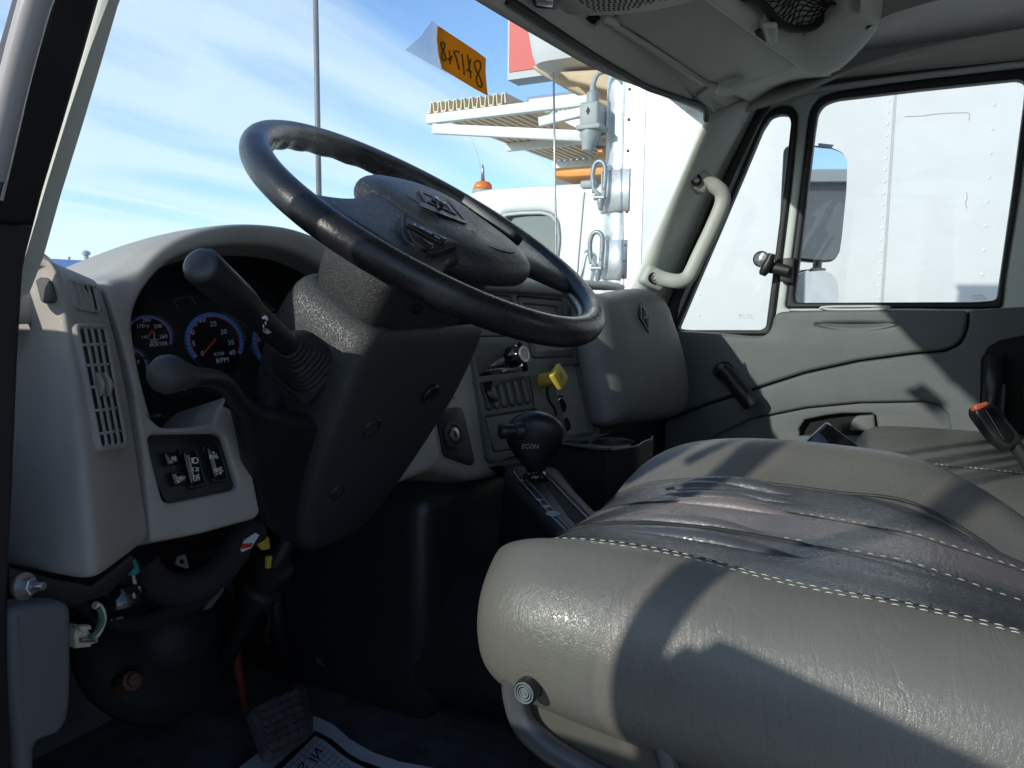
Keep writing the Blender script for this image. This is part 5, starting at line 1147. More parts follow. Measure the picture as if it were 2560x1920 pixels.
for a in ([(1607, 778), (1613, 796), (1617, 812)], [(1606, 797), (1613, 796), (1617, 789)], [(1606, 790), (1613, 797), (1616, 805)]): b.tube([hit(u, v, shift(EMP, .003)) for u, v in a], .0028, 6)
b.build('badge_figure', M['stack2'], em)
sv = thing('side_vent', 'narrow grey defroster vent strip at the right end of the dash', 'air vent', hit(1680, 890, PY(.60)))
plate('vent_strip', P3((2.05, .60, 0), (2.13, .585, 0), (2.09, .56, -.3)), [[(1640, 758), (1655, 758), (1668, 768), (1690, 860), (1722, 1005), (1718, 1022), (1690, 1020), (1650, 800)]], .05, M['glove'], sv, bev=.008, rnd=.008)
b = MB(); q_ = shift(P3((2.05, .60, 0), (2.13, .585, 0), (2.09, .56, -.3)), .0008)
plate('slot', q_, [[(1659, 800), (1668, 820), (1688, 905), (1692, 922), (1684, 918), (1664, 830)]], .001, M['dark'], sv)
plate('slot', q_, [[(1650, 772), (1658, 775), (1663, 797), (1657, 796)]], .001, M['dark'], sv)
# lower passenger dash, dark
b = MB(); b.box(1.58, 2.13, .64, 1.0, -.62, -.28, 0, .03); b.build('lower_dash', M['stackdark'], db)
b = MB(); b.box(.45, 1.6, .95, 1.2, -.40, -.05, 0, .02); b.box(.36, 1.0, .87, .96, -.28, 0); b.box(1.0, 1.6, .80, .96, -.32, -.05); b.build('dash_carrier', M['dark'], db)
# ---- cup holder
ch = thing('cup_holder', 'dark plastic double cup holder below the centre stack', 'cup holder', hit(1510, 1150, PZ(-.30)))
CZ = PZ(-.262)
ct = [(1376, 1108), (1390, 1100), (1452, 1093), (1530, 1080), (1602, 1077), (1634, 1088), (1632, 1096), (1608, 1104), (1604, 1110), (1582, 1117), (1530, 1124), (1515, 1126), (1440, 1116)]
def ell(u, v, a, c_, n=22): return [(u+a*math.cos(2*math.pi*i/n), v+c_*math.sin(2*math.pi*i/n)) for i in range(n)]
plate('holder_body', CZ, [ct, ell(1528, 1104, 52, 9.5), ell(1440, 1104, 36, 6)], .16, M['black'], ch, bev=.003)
for (u, v, a, c_) in ((1528, 1104, 52, 9.5), (1440, 1104, 36, 6)):
    plate('cup_floor', PZ(-.33), [[hit(*p, CZ)+np.array((0, 0, -.07)) for p in ell(u, v, a*1.05, c_*1.05)]], .005, M['dark'], ch)
tube('front_lip', [hit(u, v, PZ(-.261)) for u, v in ((1383, 1107), (1440, 1116), (1510, 1125), (1526, 1124))], .004, M['black'], ch, 10)
# ================================================================== steering wheel
WC = np.array((.8204, .5484, .0833)); TH = .5708
wn_ = np.array((0, -math.sin(TH), math.cos(TH))); w1 = np.array((1.0, 0, 0)); w2 = np.array((0, math.cos(TH), math.sin(TH)))
def wp(a, b_, h): return WC+w1*a+w2*b_+wn_*h
sw_ = thing('steering_wheel', 'large black leather-grained steering wheel with two wide spokes', 'steering wheel', WC)
n_st = 144; rings = []
for i in range(n_st):
    a = 2*math.pi*i/n_st; R0, r0 = .2285, .0172
    c = wp(R0*math.cos(a), R0*math.sin(a), 0); rad = w1*math.cos(a)+w2*math.sin(a); ring = []
    # finger bumps inside and under the upper two thirds of the rim
    grip = 1.0 if math.sin(a) > -.25 else 0.0
    for j in range(20):
        t_ = 2*math.pi*j/20; inn = max(0, -math.cos(t_-.5)) 
        r = r0*(1+.10*grip*inn**2*math.sin(a*30)); ring.append(c+rad*r*math.cos(t_)+wn_*r*1.04*math.sin(t_))
    rings.append(ring)
b = MB(); b.loft(rings, closed=True); flip_fix(b.build('rim', M['rimleather'], sw_))
# seam line along the lower face of the rim
tube('rim_seam', [wp(.2285*math.cos(a)-.0166*math.cos(a)*-.55, .2285*math.sin(a)+.0166*math.sin(a)*.55, -.0143) for a in np.linspace(math.pi*.9, math.pi*1.75, 50)], .0007, M['rimleather'], sw_, 6)
# spokes
def spoke(pin, pout, name, hin, hout, tin, tout):
    rings = []
    for s in np.linspace(0, 1, 9):
        e = s*s*(3-2*s); lw = [np.array(p) for p in pin]; lo2 = [np.array(p) for p in pout]
        flare = 1-.34*math.sin(math.pi*min(s*1.05, 1))**1.3*.6
        A = lw[0]*(1-s)+lo2[0]*s; B = lw[1]*(1-s)+lo2[1]*s; m_ = (A+B)/2; A = m_+(A-m_)*flare; B = m_+(B-m_)*flare
        h = hin*(1-e)+hout*e; t_ = tin*(1-e)+tout*e
        pr = []
        for k, hh in ((0, 0), (.06, .75), (.2, 1.0), (.5, 1.05), (.8, 1.0), (.94, .75), (1, 0), (.94, -.75), (.8, -1), (.5, -1), (.2, -1), (.06, -.75)):
            p = A*(1-k)+B*k; pr.append(wp(p[0], p[1], h+hh*t_))
        rings.append(pr)
    return loft(name, rings, M['pebble'], sw_, sub=1)
spoke([(-.075, .055), (-.045, -.10)], [(-.226, .040), (-.172, -.150)], 'spoke', .009, -.002, .013, .013)
spoke([(.075, .055), (.045, -.10)], [(.226, .020), (.176, -.146)], 'spoke', .006, -.002, .016, .013)
# hub body below and horn pad above
def sup(a, rx, ry, e=3.0): c, s = math.cos(a), math.sin(a); return rx*abs(c)**(2/e)*(1 if c > 0 else -1), ry*abs(s)**(2/e)*(1 if s > 0 else -1)
def hub(levels, name, m, parent, oy=0, e=3.0, ox=0):
    rings = [[wp(*(np.array(sup(2*math.pi*j/40, rx, ry, e))+np.array((ox, oy+dy))), h) for j in range(40)] for rx, ry, h, dy in levels]
    return loft(name, rings, m, parent, sub=1)
hub([(.052, .036, -.156, -.002), (.062, .042, -.152, -.002), (.086, .052, -.138, -.002), (.106, .060, -.112, -.002), (.114, .064, -.08, -.002), (.116, .067, -.03, -.002), (.108, .072, -.014, -.004), (.09, .07, -.006, -.006)], 'hub_back', mat('hub_black', (.030, .031, .032), .45, leather=.6, lscale=330, var=.1), sw_, e=4.5, ox=-.012)
hub([(.084, .090, -.014, -.014), (.094, .103, -.012, -.014), (.101, .111, -.004, -.014), (.103, .113, .007, -.014), (.099, .108, .019, -.014), (.086, .093, .0275, -.014), (.061, .067, .032, -.014), (.031, .034, .0335, -.014), (.004, .004, .034, -.014)], 'horn_pad', M['pebble'], sw_)
# seams of the pad
PADT = lambda a, b_, h=.0: wp(a, b_, h)
def padz(a, b_):
    r = math.hypot(a/.104, (b_+.014)/.114)
    hs = [(0, .034), (.285, .0335), (.57, .032), (.81, .027), (.95, .018), (1.0, .006)]
    return float(np.interp(min(r, 1.0), [q[0] for q in hs], [q[1] for q in hs]))
def on_pad(a, b_, d=.0): return wp(a, b_, padz(a, b_)+d)
tube('pad_seam', [on_pad(a, b_, -.0004) for a, b_ in cr_([(-.062, .075), (-.068, .03), (-.062, -.03), (-.046, -.075), (-.018, -.096), (.02, -.100), (.045, -.092)], 5, False)], .0014, M['dark'], sw_, 6)
tube('pad_seam', [on_pad(a, b_, -.0004) for a, b_ in cr_([(.062, .075), (.070, .03), (.068, -.03), (.058, -.075), (.045, -.092)], 5, False)], .0014, M['dark'], sw_, 6)
# embossed emblem, text and panels
em = thing('wheel_emblem', 'recessed diamond emblem with a small three-armed figure on the horn pad', 'emblem', on_pad(0, .03))
def padpoly(name, pts, m, parent, d, w_=.0022, closed=True): return tube(name, [on_pad(a, b_, d) for a, b_ in pts], w_, m, parent, 8, closed=closed)
def padface(name, pts, m, parent, d):
    P = [on_pad(a, b_, d) for a, b_ in pts]; c = np.mean(P, axis=0); mb = MB(); mb.add(P+[c], [(i, (i+1) % len(P), len(P)) for i in range(len(P))]); o = mb.build(name, m, parent, False); return flip_fix(o)
PE = (wp(0, .03, .0348), wn_)
plate('diamond_frame', shift(PE, .0012), [[(1046, 472), (1112, 501), (1141, 535), (1068, 503)], [(1057, 480), (1108, 504), (1129, 528), (1072, 501)]], .003, M['pebble'], em, bev=.0006)
plate('diamond_recess', PE, [[(1054, 478), (1109, 503), (1131, 530), (1071, 502)]], .002, M['black'], em)
b = MB(); QE = shift(PE, .002)
b.tube([hit(u, v, QE) for u, v in ((1082, 500), (1094, 505), (1108, 514))], .0035, 8); b.tube([hit(u, v, QE) for u, v in ((1090, 496), (1094, 505), (1100, 520))], .0028, 8); b.tube([hit(u, v, QE) for u, v in ((1112, 510), (1096, 506), (1084, 494))], .0024, 8)
b.build('emblem_figure', M['gloss'], em)
QC = shift(PE, .0002)
plate('chevron_groove_shade', QC, [[(1046, 513), (1052, 505), (1062, 507), (1164, 552), (1168, 559), (1156, 555)]], .001, M['black'], em)  # flat black strips carry the shadow of the chevron grooves
plate('chevron_groove_shade', QC, [[(1118, 497), (1132, 502), (1150, 530), (1167, 556), (1140, 525)]], .001, M['black'], em)
b = MB()
for u, v in ((1147, 567), (1168, 572), (1176, 575), (1190, 570)): b.tube([hit(u, v, QC), hit(u+4, v+4, QC), hit(u+8, v+3, QC)], .0007, 6)
b.build('embossed_marks', M['stack2'], sw_)
# switch pods on the spokes
pod = thing('switch_pod', 'black cruise switch pod with two keys on the left spoke of the steering wheel', 'switch pod', wp(-.14, -.07, .028), 'switch pods on the wheel spokes')
PL = (wp(-.135, -.07, .023), wn_-w1*.22-w2*.08)
plate('pod_body', PL, [[(1005, 523), (1151, 608), (1088, 632), (1074, 629), (1019, 604), (1004, 581)]], .012, M['black'], pod, bev=.0025, rnd=.006, res=3)
plate('upper_key', shift(PL, .0025), [[(1018, 542), (1121, 598), (1112, 608), (1088, 600), (1017, 561)]], .006, M['gloss'], pod, bev=.0012, rnd=.003)
plate('lower_key', shift(PL, .0030), [[(1017, 570), (1088, 613), (1076, 622), (1060, 620), (1032, 600)]], .006, M['gloss'], pod, bev=.0012, rnd=.004)
KP = shift(PL, .0030); kx = hit(1100, 605, KP)-hit(1017, 558, KP); kx /= np.linalg.norm(kx); ky = np.cross(np.array(KP[1]), kx)
for s_, u, v, h_ in (('-', 1038, 560, .009), ('ON OFF', 1065, 576, .0042), ('R/A', 1093, 593, .0042)): text('lettering', s_, hit(u, v, KP), kx, ky, h_, M['letter'], pod, .0002)
pod2 = thing('switch_pod', 'flat black switch pod on the right spoke of the steering wheel', 'switch pod', wp(.12, .0, .02), 'switch pods on the wheel spokes')
PL2 = (wp(.118, .0, .019), wn_+w1*.30)
def on2(pts): 
    n2 = np.array(PL2[1]); o_ = []
    for a, b_ in pts:
        q = wp(a, b_, 0); o_.append(q+wn_*(((np.array(PL2[0])-q) @ n2)/(wn_ @ n2)))
    return o_
plate('pod_body', PL2, [on2([(.100, .048), (.124, .040), (.146, .004), (.140, -.040), (.122, -.056), (.104, -.048)])], .012, M['black'], pod2, bev=.002, rnd=.006)
plate('upper_key', shift(PL2, .0015), [[p+np.array(shift(PL2, 1)[1])*.0015 for p in on2([(.107, .038), (.120, .032), (.124, -.030), (.112, -.038)])]], .004, M['stack2'], pod2, bev=.0008, rnd=.003)  # lighter grey puts the sky's reflection into the key colour
plate('lower_key', shift(PL2, .0015), [[p+np.array(shift(PL2, 1)[1])*.0015 for p in on2([(.126, .026), (.138, .004), (.134, -.030), (.128, -.030)])]], .004, M['gloss'], pod2, bev=.0008, rnd=.003)
# screw holes in the hub back
for a, b_ in ((-.06, -.0655), (.0, -.0665)):
    b = MB(); c = wp(a, b_, -.075); b.sphere(c, .0075, 0, 12); b.build('screw_hole', M['dark'], sw_)
# ================================================================== column shroud
AX = -wn_   # down the column
def cp(a, b_, d): return WC+w1*a+w2*b_+AX*d
colm = thing('steering_column', 'black pebbled steering column shroud below the wheel', 'steering column', cp(0, 0, .2))
def rrect(x0, x1, y0, y1, r, d, n=5):
    pts = fillet([np.array((x0, y0)), np.array((x1, y0)), np.array((x1, y1)), np.array((x0, y1))], r, n); return [cp(p[0], p[1], d) for p in pts]

lv = [(.106, -.104, .134, -.062, .060, .022), (.112, -.124, .141, -.071, .066, .022), (.135, -.132, .142, -.074, .070, .026), (.19, -.137, .142, -.080, .070, .022), (.25, -.130, .134, -.085, .062, .022), (.34, -.116, .112, -.090, .050, .025), (.42, -.090, .086, -.095, .01, .030), (.455, -.066, .062, -.094, -.010, .030), (.468, -.040, .036, -.082, -.03, .02)]
rings = [rrect(x0, x1, y0, y1, r, d, 5) for d, x0, x1, y0, y1, r in lv]
# notch in the rim towards the driver
for ri in (0, 1, 2):
    for i, p in enumerate(rings[ri]):
        a = (p-WC) @ w1; b_ = (p-WC) @ w2
        if b_ < -.03 and -.02 < a < .095: rings[ri][i] = p+AX*(.030-.009*ri)
o = loft('shroud', rings, M['shroud'], colm, caps=False, sub=1)
s_ = o.modifiers.new('thick', 'SOLIDIFY'); s_.thickness = .004; s_.offset = -1
b = MB(); b.lathe(cp(0, -.01, .12), AX, [(.045, 0), (.045, .34)], 20); b.build('inner_column', M['dark'], colm)
# screw wells on the driver side face
for a, d, r in ((-.052, .245, .013), (.050, .205, .013), (-.062, .345, .011), (.012, .28, .011)):
    b = MB(); c = cp(a, -.0915 if d > .3 else -.0855, d); nn = -w2
    b.lathe(c, nn, [(r*1.25, -.004), (r*1.1, .0012), (r, .001), (r*.8, -.003), (.0002, -.004)], 20); b.build('screw_well', M['black'], colm)
    b = MB(); b.lathe(c-nn*.0005, nn, [(r*.78, -.002), (.0002, -.0008)], 18); b.build('well_floor', M['dark'], colm)
# dark knee bolster under the column and gap filler beside it
kn = thing('knee_bolster', 'smooth dark knee bolster panel hanging below the steering column', 'knee panel', hit(780, 1200, PY(.70)))
kp_ = P3(cp(-.14, -.065, .28), cp(.10, -.075, .28), cp(0, -.082, .45))
plate('bolster', kp_, [[(560, 985), (615, 1010), (700, 1040), (800, 1060), (960, 1090), (965, 1160), (900, 1335), (830, 1378), (768, 1388), (706, 1352), (654, 1302), (640, 1240), (622, 1130), (596, 1015)]], .03, M['black'], kn, bev=.012, res=4, rnd=.02)
plate('gap_filler', shift(DP, -.05), [[(535, 1058), (600, 900), (660, 820), (760, 820), (800, 1060), (650, 1290), (560, 1130)]], .01, M['black'], kn)
plate('slotted_opening', shift(DP, -.045), [[(672, 955), (710, 950), (738, 990), (740, 1060), (700, 1075), (668, 1020)]], .004, M['dark'], kn)
# lever stalk and boot
st = thing('turn_signal_stalk', 'thick black turn signal stalk with a rounded end and rubber bellows boot', 'stalk', cp(-.13, -.015, .195))
Bp, Ep = cp(-.137, -.012, .185), hit(500, 661, PY(.545))
dS = Ep-Bp; lS = np.linalg.norm(dS); dS /= lS
pr = [(.0128, .055), (.0130, lS*.55), (.0132, lS*.60), (.0158, lS*.66), (.0168, lS*.72), (.0170, lS*.985), (.0160, lS*.994)]
b = MB(); b.lathe(Bp, dS, [(.0122, .02)]+pr, 28); b.build('stalk_barrel', M['black'], st, True, 50)
b = MB(); b.lathe(Bp+dS*lS*.992, dS, [(.0152, -.002), (.0150, .002), (.0125, .0042), (.007, .0056), (.0005, .006)], 28); b.build('end_cap', mat('stalk_cap', (.05, .058, .068), .35), st)
rings = []; q1 = np.cross(dS, AX); q1 /= np.linalg.norm(q1); q2 = np.cross(dS, q1)
for k in range(9):
    h = -.004+.058*k/8; sz = .034-.0195*(k/8)**.9; 
    for dh, ds in ((0, 1.0), (.0015, 1.06), (.0045, 1.05), (.0055, .95)):
        ctr = Bp+dS*(h+dh); R_c = sz*ds; e = 3.4 if k < 6 else 2.4
        rings.append([ctr+q1*sup(2*math.pi*j/32, R_c, R_c*1.0, e)[0]+q2*sup(2*math.pi*j/32, R_c, R_c*1.0, e)[1] for j in range(32)])
loft('boot', rings, M['rubber'], st, autos=None)
b = MB(); b.obox(Bp+dS*-.004, dS, q1, q2, .004, .037, .040, 0, .002); b.build('boot_slot', M['dark'], st)
def on_stalk(u, v, rr): return ray(u, v)*(np.linalg.norm(Bp+dS*lS*.5)/np.linalg.norm(ray(u, v)))
vdir = -np.array(ray(620, 760)); vdir /= np.linalg.norm(vdir)
side = np.cross(dS, vdir); side /= np.linalg.norm(side); vd = np.cross(side, dS)
def stx(s, w_, r): return Bp+dS*lS*s+(vd*math.cos(w_)+side*math.sin(w_))*r
text('lettering', 'OFF', stx(.50, -.35, .0134), -dS, np.cross(-dS, -(vd*math.cos(-.35)+side*math.sin(-.35))), .0075, M['letter'], st, .0002)
b = MB(); b.tube([stx(.535, -.30, .0134), stx(.555, -.12, .0134)], .0008, 6); b.tube([stx(.56, .32, .0134), stx(.575, .42, .0134)], .0016, 6); b.tube([stx(.585, .28, .0134), stx(.592, .36, .0134)], .0026, 6); b.tube([stx(.545, .05, .0134), stx(.56, .12, .0134)], .0008, 6)
b.build('wiper_mark', M['letter'], st)
tl = thing('tilt_lever', 'grey ball-ended tilt lever on a bent black rod beside the column', 'lever', hit(430, 940, PY(.55)))
ps = [hit(480, 942, PY(.545)), hit(520, 944, PY(.555)), hit(546, 950, PY(.565)), hit(568, 965, PY(.575)), hit(590, 998, PY(.59)), hit(618, 1026, PY(.61)), hit(655, 1040, PY(.635)), hit(712, 1050, PY(.66))]
tube('rod', ps, .0085, M['black'], tl, 14, k=4)
c0, c1 = hit(420, 936, PY(.54)), hit(490, 943, PY(.546)); ax = (c1-c0)/np.linalg.norm(c1-c0); ln = np.linalg.norm(c1-c0)
b = MB(); b.lathe(c0, ax, [(.0003, -.0162), (.006, -.0150), (.0115, -.0115), (.0152, -.006), (.0164, 0), (.0157, .005), (.0132, ln*.35), (.0112, ln*.62), (.0098, ln*.82), (.0082, ln*.86)], 28); b.build('ball_knob', mat('knob_grey', (.040, .040, .042), .55, grain=.5, gscale=1400), tl)
tube('rubber_hose', [hit(u, v, PY(.69)) for u, v in ((690, 990), (680, 1010), (682, 1035), (700, 1060))], .012, M['sleeve'], tl, 12, k=4)
# ================================================================== driver seat
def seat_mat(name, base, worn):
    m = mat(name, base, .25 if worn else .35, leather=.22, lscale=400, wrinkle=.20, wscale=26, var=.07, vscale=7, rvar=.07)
    if worn:  # pinkish band: wear and the sunlit strip, both put into the colour
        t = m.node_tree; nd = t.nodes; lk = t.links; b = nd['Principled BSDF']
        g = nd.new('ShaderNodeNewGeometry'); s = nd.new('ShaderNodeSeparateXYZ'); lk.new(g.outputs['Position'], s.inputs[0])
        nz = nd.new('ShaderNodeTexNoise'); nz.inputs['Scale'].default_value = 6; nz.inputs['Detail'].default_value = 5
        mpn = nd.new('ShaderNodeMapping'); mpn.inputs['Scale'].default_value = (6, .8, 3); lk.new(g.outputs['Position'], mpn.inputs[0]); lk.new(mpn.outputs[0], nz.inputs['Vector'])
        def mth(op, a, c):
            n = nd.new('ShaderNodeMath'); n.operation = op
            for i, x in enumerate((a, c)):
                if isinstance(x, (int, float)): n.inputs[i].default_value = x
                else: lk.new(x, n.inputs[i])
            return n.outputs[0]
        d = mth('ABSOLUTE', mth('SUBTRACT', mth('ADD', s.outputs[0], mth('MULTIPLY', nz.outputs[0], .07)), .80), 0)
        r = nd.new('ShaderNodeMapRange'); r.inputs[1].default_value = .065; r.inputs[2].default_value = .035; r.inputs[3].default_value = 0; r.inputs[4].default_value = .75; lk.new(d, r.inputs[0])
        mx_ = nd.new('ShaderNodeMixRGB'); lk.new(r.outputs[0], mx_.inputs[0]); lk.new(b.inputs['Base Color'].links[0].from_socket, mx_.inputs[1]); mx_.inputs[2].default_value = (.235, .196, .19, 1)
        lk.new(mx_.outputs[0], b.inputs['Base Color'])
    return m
SEAT = seat_mat('seat_vinyl', (.142, .139, .122), False)
SEATT = seat_mat('seat_vinyl_worn_sunlit', (.072, .077, .086), True)
ds = thing('driver_seat', 'worn grey vinyl driver seat cushion with pale stitching', 'seat', (.76, .05, -.75))
# cross-section (x, z) from the lower left edge over the top to the lower right edge
prof = [(.585, -.345), (.530, -.330), (.508, -.305), (.500, -.270), (.503, -.238), (.518, -.213), (.540, -.196), (.556, -.187), (.572, -.186), (.600, -.196), (.640, -.207), (.700, -.214), (.770, -.217), (.840, -.216), (.890, -.210), (.922, -.196), (.948, -.181), (.975, -.174), (1.000, -.177), (1.018, -.192), (1.028, -.215), (1.024, -.26), (1.0, -.31), (.95, -.34)]
ysec = [(.345, .10, .50), (.343, .45, .72), (.335, .66, .86), (.318, .82, .94), (.292, .93, .985), (.262, .985, 1.0), (.22, 1.02, 1.0), (.16, 1.04, 1.0), (.08, 1.03, 1.0), (.0, 1.02, 1.0), (-.08, 1.0, 1.0), (-.15, .98, 1.0), (-.22, .96, 1.0), (-.32, .95, 1.0), (-.45, .94, 1.0)]
rows = []
zc, xc = -.285, .765
for y, kz, kx in ysec:
    r = []
    for i, (x, z) in enumerate(prof):
        zz = zc+(z-zc)*kz
        # front of the centre section drops and the bolster crest stands up towards the rear
        if 8 <= i <= 18 and y > .15: zz -= .02*((y-.15)/.19)**2
        if y < .02 and i > 5: zz -= (.5 if i < 9 else 1.5 if i < 14 else 4.2)*min(.02-y, .15)**2
        if i < 11: zz -= (.016*min(max((.28-y)/.2, 0), 1)+.004)*(1 if i < 9 else .5)
        bulge = .006*math.exp(-((y+.02)/.15)**2) if 3 <= i <= 6 else 0
        r.append(np.array((xc+(x-xc)*kx-bulge, y+(.018*math.cos((x-xc)/.26*1.4)-.018), zz)))
    rows.append(r)
# split into side, left bolster, centre and right bolster so the seams are real creases
def strip(name, i0, i1, m, extra=None):
    b = MB(); b.loft([[r[i] for i in range(i0, i1+1)] for r in rows], caps=False, ring_closed=False); o = b.build(name, m, ds)
    s = o.modifiers.new('sub', 'SUBSURF'); s.levels = 2; s.render_levels = 2
    me = o.data; bb = base_of(o)
    d = sum(np.dot(np.array(p.normal), np.array(p.center)+bb-np.array((.765, 0, -.30)))*p.area for p in me.polygons)
    if d < 0: me.flip_normals()
    return o
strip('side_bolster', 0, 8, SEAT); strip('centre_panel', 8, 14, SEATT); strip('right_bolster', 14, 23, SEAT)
f = MB(); f.add(rows[0], [tuple(range(len(rows[0])))]); f.build('front_face', SEAT, ds)
def seatz(x, y):
    """height of the cushion at x,y"""
    ys = [q[0] for q in ysec]; k = min(range(len(ysec)-1), key=lambda i: abs((ys[i]+ys[i+1])/2-y)); t_ = (y-ys[k])/(ys[k+1]-ys[k]); t_ = min(max(t_, 0), 1)
    r = [rows[k][i]*(1-t_)+rows[k+1][i]*t_ for i in range(6, 20)]
    return float(np.interp(x, [p[0] for p in r], [p[2] for p in r]))
# seams: pale double stitch on the left edge, dark pleats across the centre
def catrow(i, n=10): return [np.array(p) for p in cr_([r[i] for r in rows], n, False)]
sm = catrow(8)
_rs = random.Random(11)
def stitches(path, off, m, name, r=.00042, ln=.0050, gap=.0034, parent=ds):
    b = MB(); d = np.r_[0, np.cumsum([np.linalg.norm(path[i+1]-path[i]) for i in range(len(path)-1)])]; s = 0
    P = np.array(path)
    while s+ln < d[-1]:
        q = [np.array([np.interp(s+ln*k, d, P[:, j]) for j in range(3)])+np.array(off) for k in (0, .5, 1)]; q[1] = q[1]+np.array((0, 0, .0003)); jz = np.array((_rs.uniform(-.0004, .0004), 0, _rs.uniform(-.0003, .0001))); q = [k_+jz for k_ in q]; b.tube(q, [r*.6, r, r*.6], 5); s += (ln+gap)*_rs.uniform(.92, 1.1)
    return b.build(name, m, parent)
stitches(sm, (-.0095, 0, .0004), M['stitch'], 'left_stitching')
stitches(sm, (-.0040, 0, .0008), M['stitch'], 'left_stitching')
tube('left_seam', [p+np.array((-.0005, 0, -.0008)) for p in sm], .0013, M['stackdark'], ds, 6)
tube('right_seam', [p+np.array((0, 0, -.0004)) for p in catrow(14)], .0016, M['stackdark'], ds, 6)
for x in (.690, .790):
    pa_ = [np.array((x+.01*math.sin(9*y), y, seatz(x, y)+.0003)) for y in np.linspace(.315, -.44, 60)]
    tube('pleat', pa_, [.0015 if p[1] > .08 else .0006 for p in pa_], M['stackdark'], ds, 6)
    stitches([p+np.array((.005, 0, .0008)) for p in pa_ if p[1] < .10], (0, 0, 0), M['stitch'], 'pleat_stitching', r=.00035, ln=.0045, gap=.005)
# puckers and a torn hole near the front
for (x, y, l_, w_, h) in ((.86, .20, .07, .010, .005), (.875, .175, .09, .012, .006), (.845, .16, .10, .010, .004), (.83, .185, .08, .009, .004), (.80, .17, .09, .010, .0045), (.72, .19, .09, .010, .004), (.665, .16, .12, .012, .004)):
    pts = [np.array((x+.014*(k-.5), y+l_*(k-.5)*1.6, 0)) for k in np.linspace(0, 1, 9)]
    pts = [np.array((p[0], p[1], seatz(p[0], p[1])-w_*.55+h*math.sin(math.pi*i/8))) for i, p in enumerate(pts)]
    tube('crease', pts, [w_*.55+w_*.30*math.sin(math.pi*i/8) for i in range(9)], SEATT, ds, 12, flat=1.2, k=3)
b = MB(); rr = random.Random(3)
for i in range(9):
    x, y = .868+.0045*(i-4)*.6, .232-.004*(i-4); b.sphere((x+rr.uniform(-.002, .002), y, seatz(x, y)-.0005), .0032+rr.uniform(0, .0012), 0, 7, (1.2, 1, .5))
b.build('tear', M['dark'], ds)
# ---- base: side plate, tube rim, knob, label
SB = PX(.532)
sp = [(1275, 1668), (1300, 1655), (1560, 1760), (1800, 1840), (2200, 1960), (2200, 2300), (1800, 2200), (1600, 2050), (1460, 1965), (1380, 1905), (1310, 1830), (1280, 1740)]
plate('side_plate', SB, [sp], .03, M['baseplastic'], ds, bev=.006, rnd=.01)
tube('base_rail', [hit(u, v, PX(.524)) for u, v in ((1330, 1668), (1300, 1672), (1287, 1700), (1290, 1750), (1312, 1812), (1365, 1866), (1440, 1912), (1530, 1962), (1640, 2020), (1800, 2110))], .0105, M['greytube'], ds, 14, k=4)
tube('base_strut', [hit(u, v, PX(.524)) for u, v in ((1648, 1800), (1655, 1850), (1668, 1900), (1690, 1980))], [.010, .009, .008, .008], M['greytube'], ds, 10)
kb = hit(1342, 1722, SB); ka = hit(1314, 1734, PX(.500)); 
ax = np.array((-1.0, 0.05, 0.0)); ax /= np.linalg.norm(ax)
c = np.array((.532, ka[1]-.002, ka[2]+.002))
b = MB(); b.lathe(c, ax, [(.0150, 0), (.0145, .006), (.0105, .010), (.0100, .022), (.0100, .027), (.0102, .032), (.0092, .035)], 28); b.build('adjuster_knob', M['gloss'], ds, True, 40)
b = MB()
for r_ in (.0086, .0064, .0042, .0021): b.lathe(c+ax*.0348, ax, [(r_, 0), (r_-.0004, .0012), (r_-.0012, .0012), (r_-.0016, 0)], 28, caps=False)
b.lathe(c+ax*.0348, ax, [(.0092, 0), (.0002, .0003)], 28); b.build('knob_rings', M['hooksteel'], ds, True, 40)
LBp = PX(.5305)
plate('control_label', PX(.529), [[(1842, 1874), (1985, 1908), (1990, 1990), (1845, 1960)]], .002, M['gloss'], ds)
b = MB(); q_ = PX(.5275)
def ln(pts, r=.0009): b.tube([hit(u, v, q_) for u, v in pts], r, 5)
ln(cr_([(1866, 1892), (1880, 1890), (1890, 1896), (1884, 1904), (1868, 1904), (1863, 1898)], 3, True)); ln([(1892, 1903), (1902, 1896), (1903, 1886), (1910, 1882)]); ln([(1876, 1880), (1876, 1890)], .0016); ln([(1871, 1885), (1876, 1878), (1882, 1885)])
ln([(1950, 1910), (1952, 1900), (1968, 1899), (1978, 1906), (1982, 1920)]); ln([(1958, 1912), (1970, 1912)], .0035); ln([(1872, 1912), (1872, 1918)], .003)
b.build('label_symbols', M['letter'], ds)
b = MB(); b.box(.56, 1.0, -.45, .22, -.75, -.42, 0, .02); b.build('pedestal', M['black'], ds)
loft('seat_pan', [[np.array((x, y, z)) for x, z in ((.545, -.34), (.985, -.34), (.985, -.43), (.545, -.43))] for y in (-.45, 0, .20, .27)], M['black'], ds)
loft('seat_back', [[np.array((.77+xx, -.62+yy-.10*(zz+.2), zz)) for xx, yy in ((-.25, .03), (-.22, .09), (-.12, .075), (0, .06), (.12, .075), (.22, .09), (.25, .03), (.22, -.06), (0, -.08), (-.22, -.06))] for zz in (-.22, -.20, -.05, .15, .35, .44, .46)], SEAT, ds, sub=2)
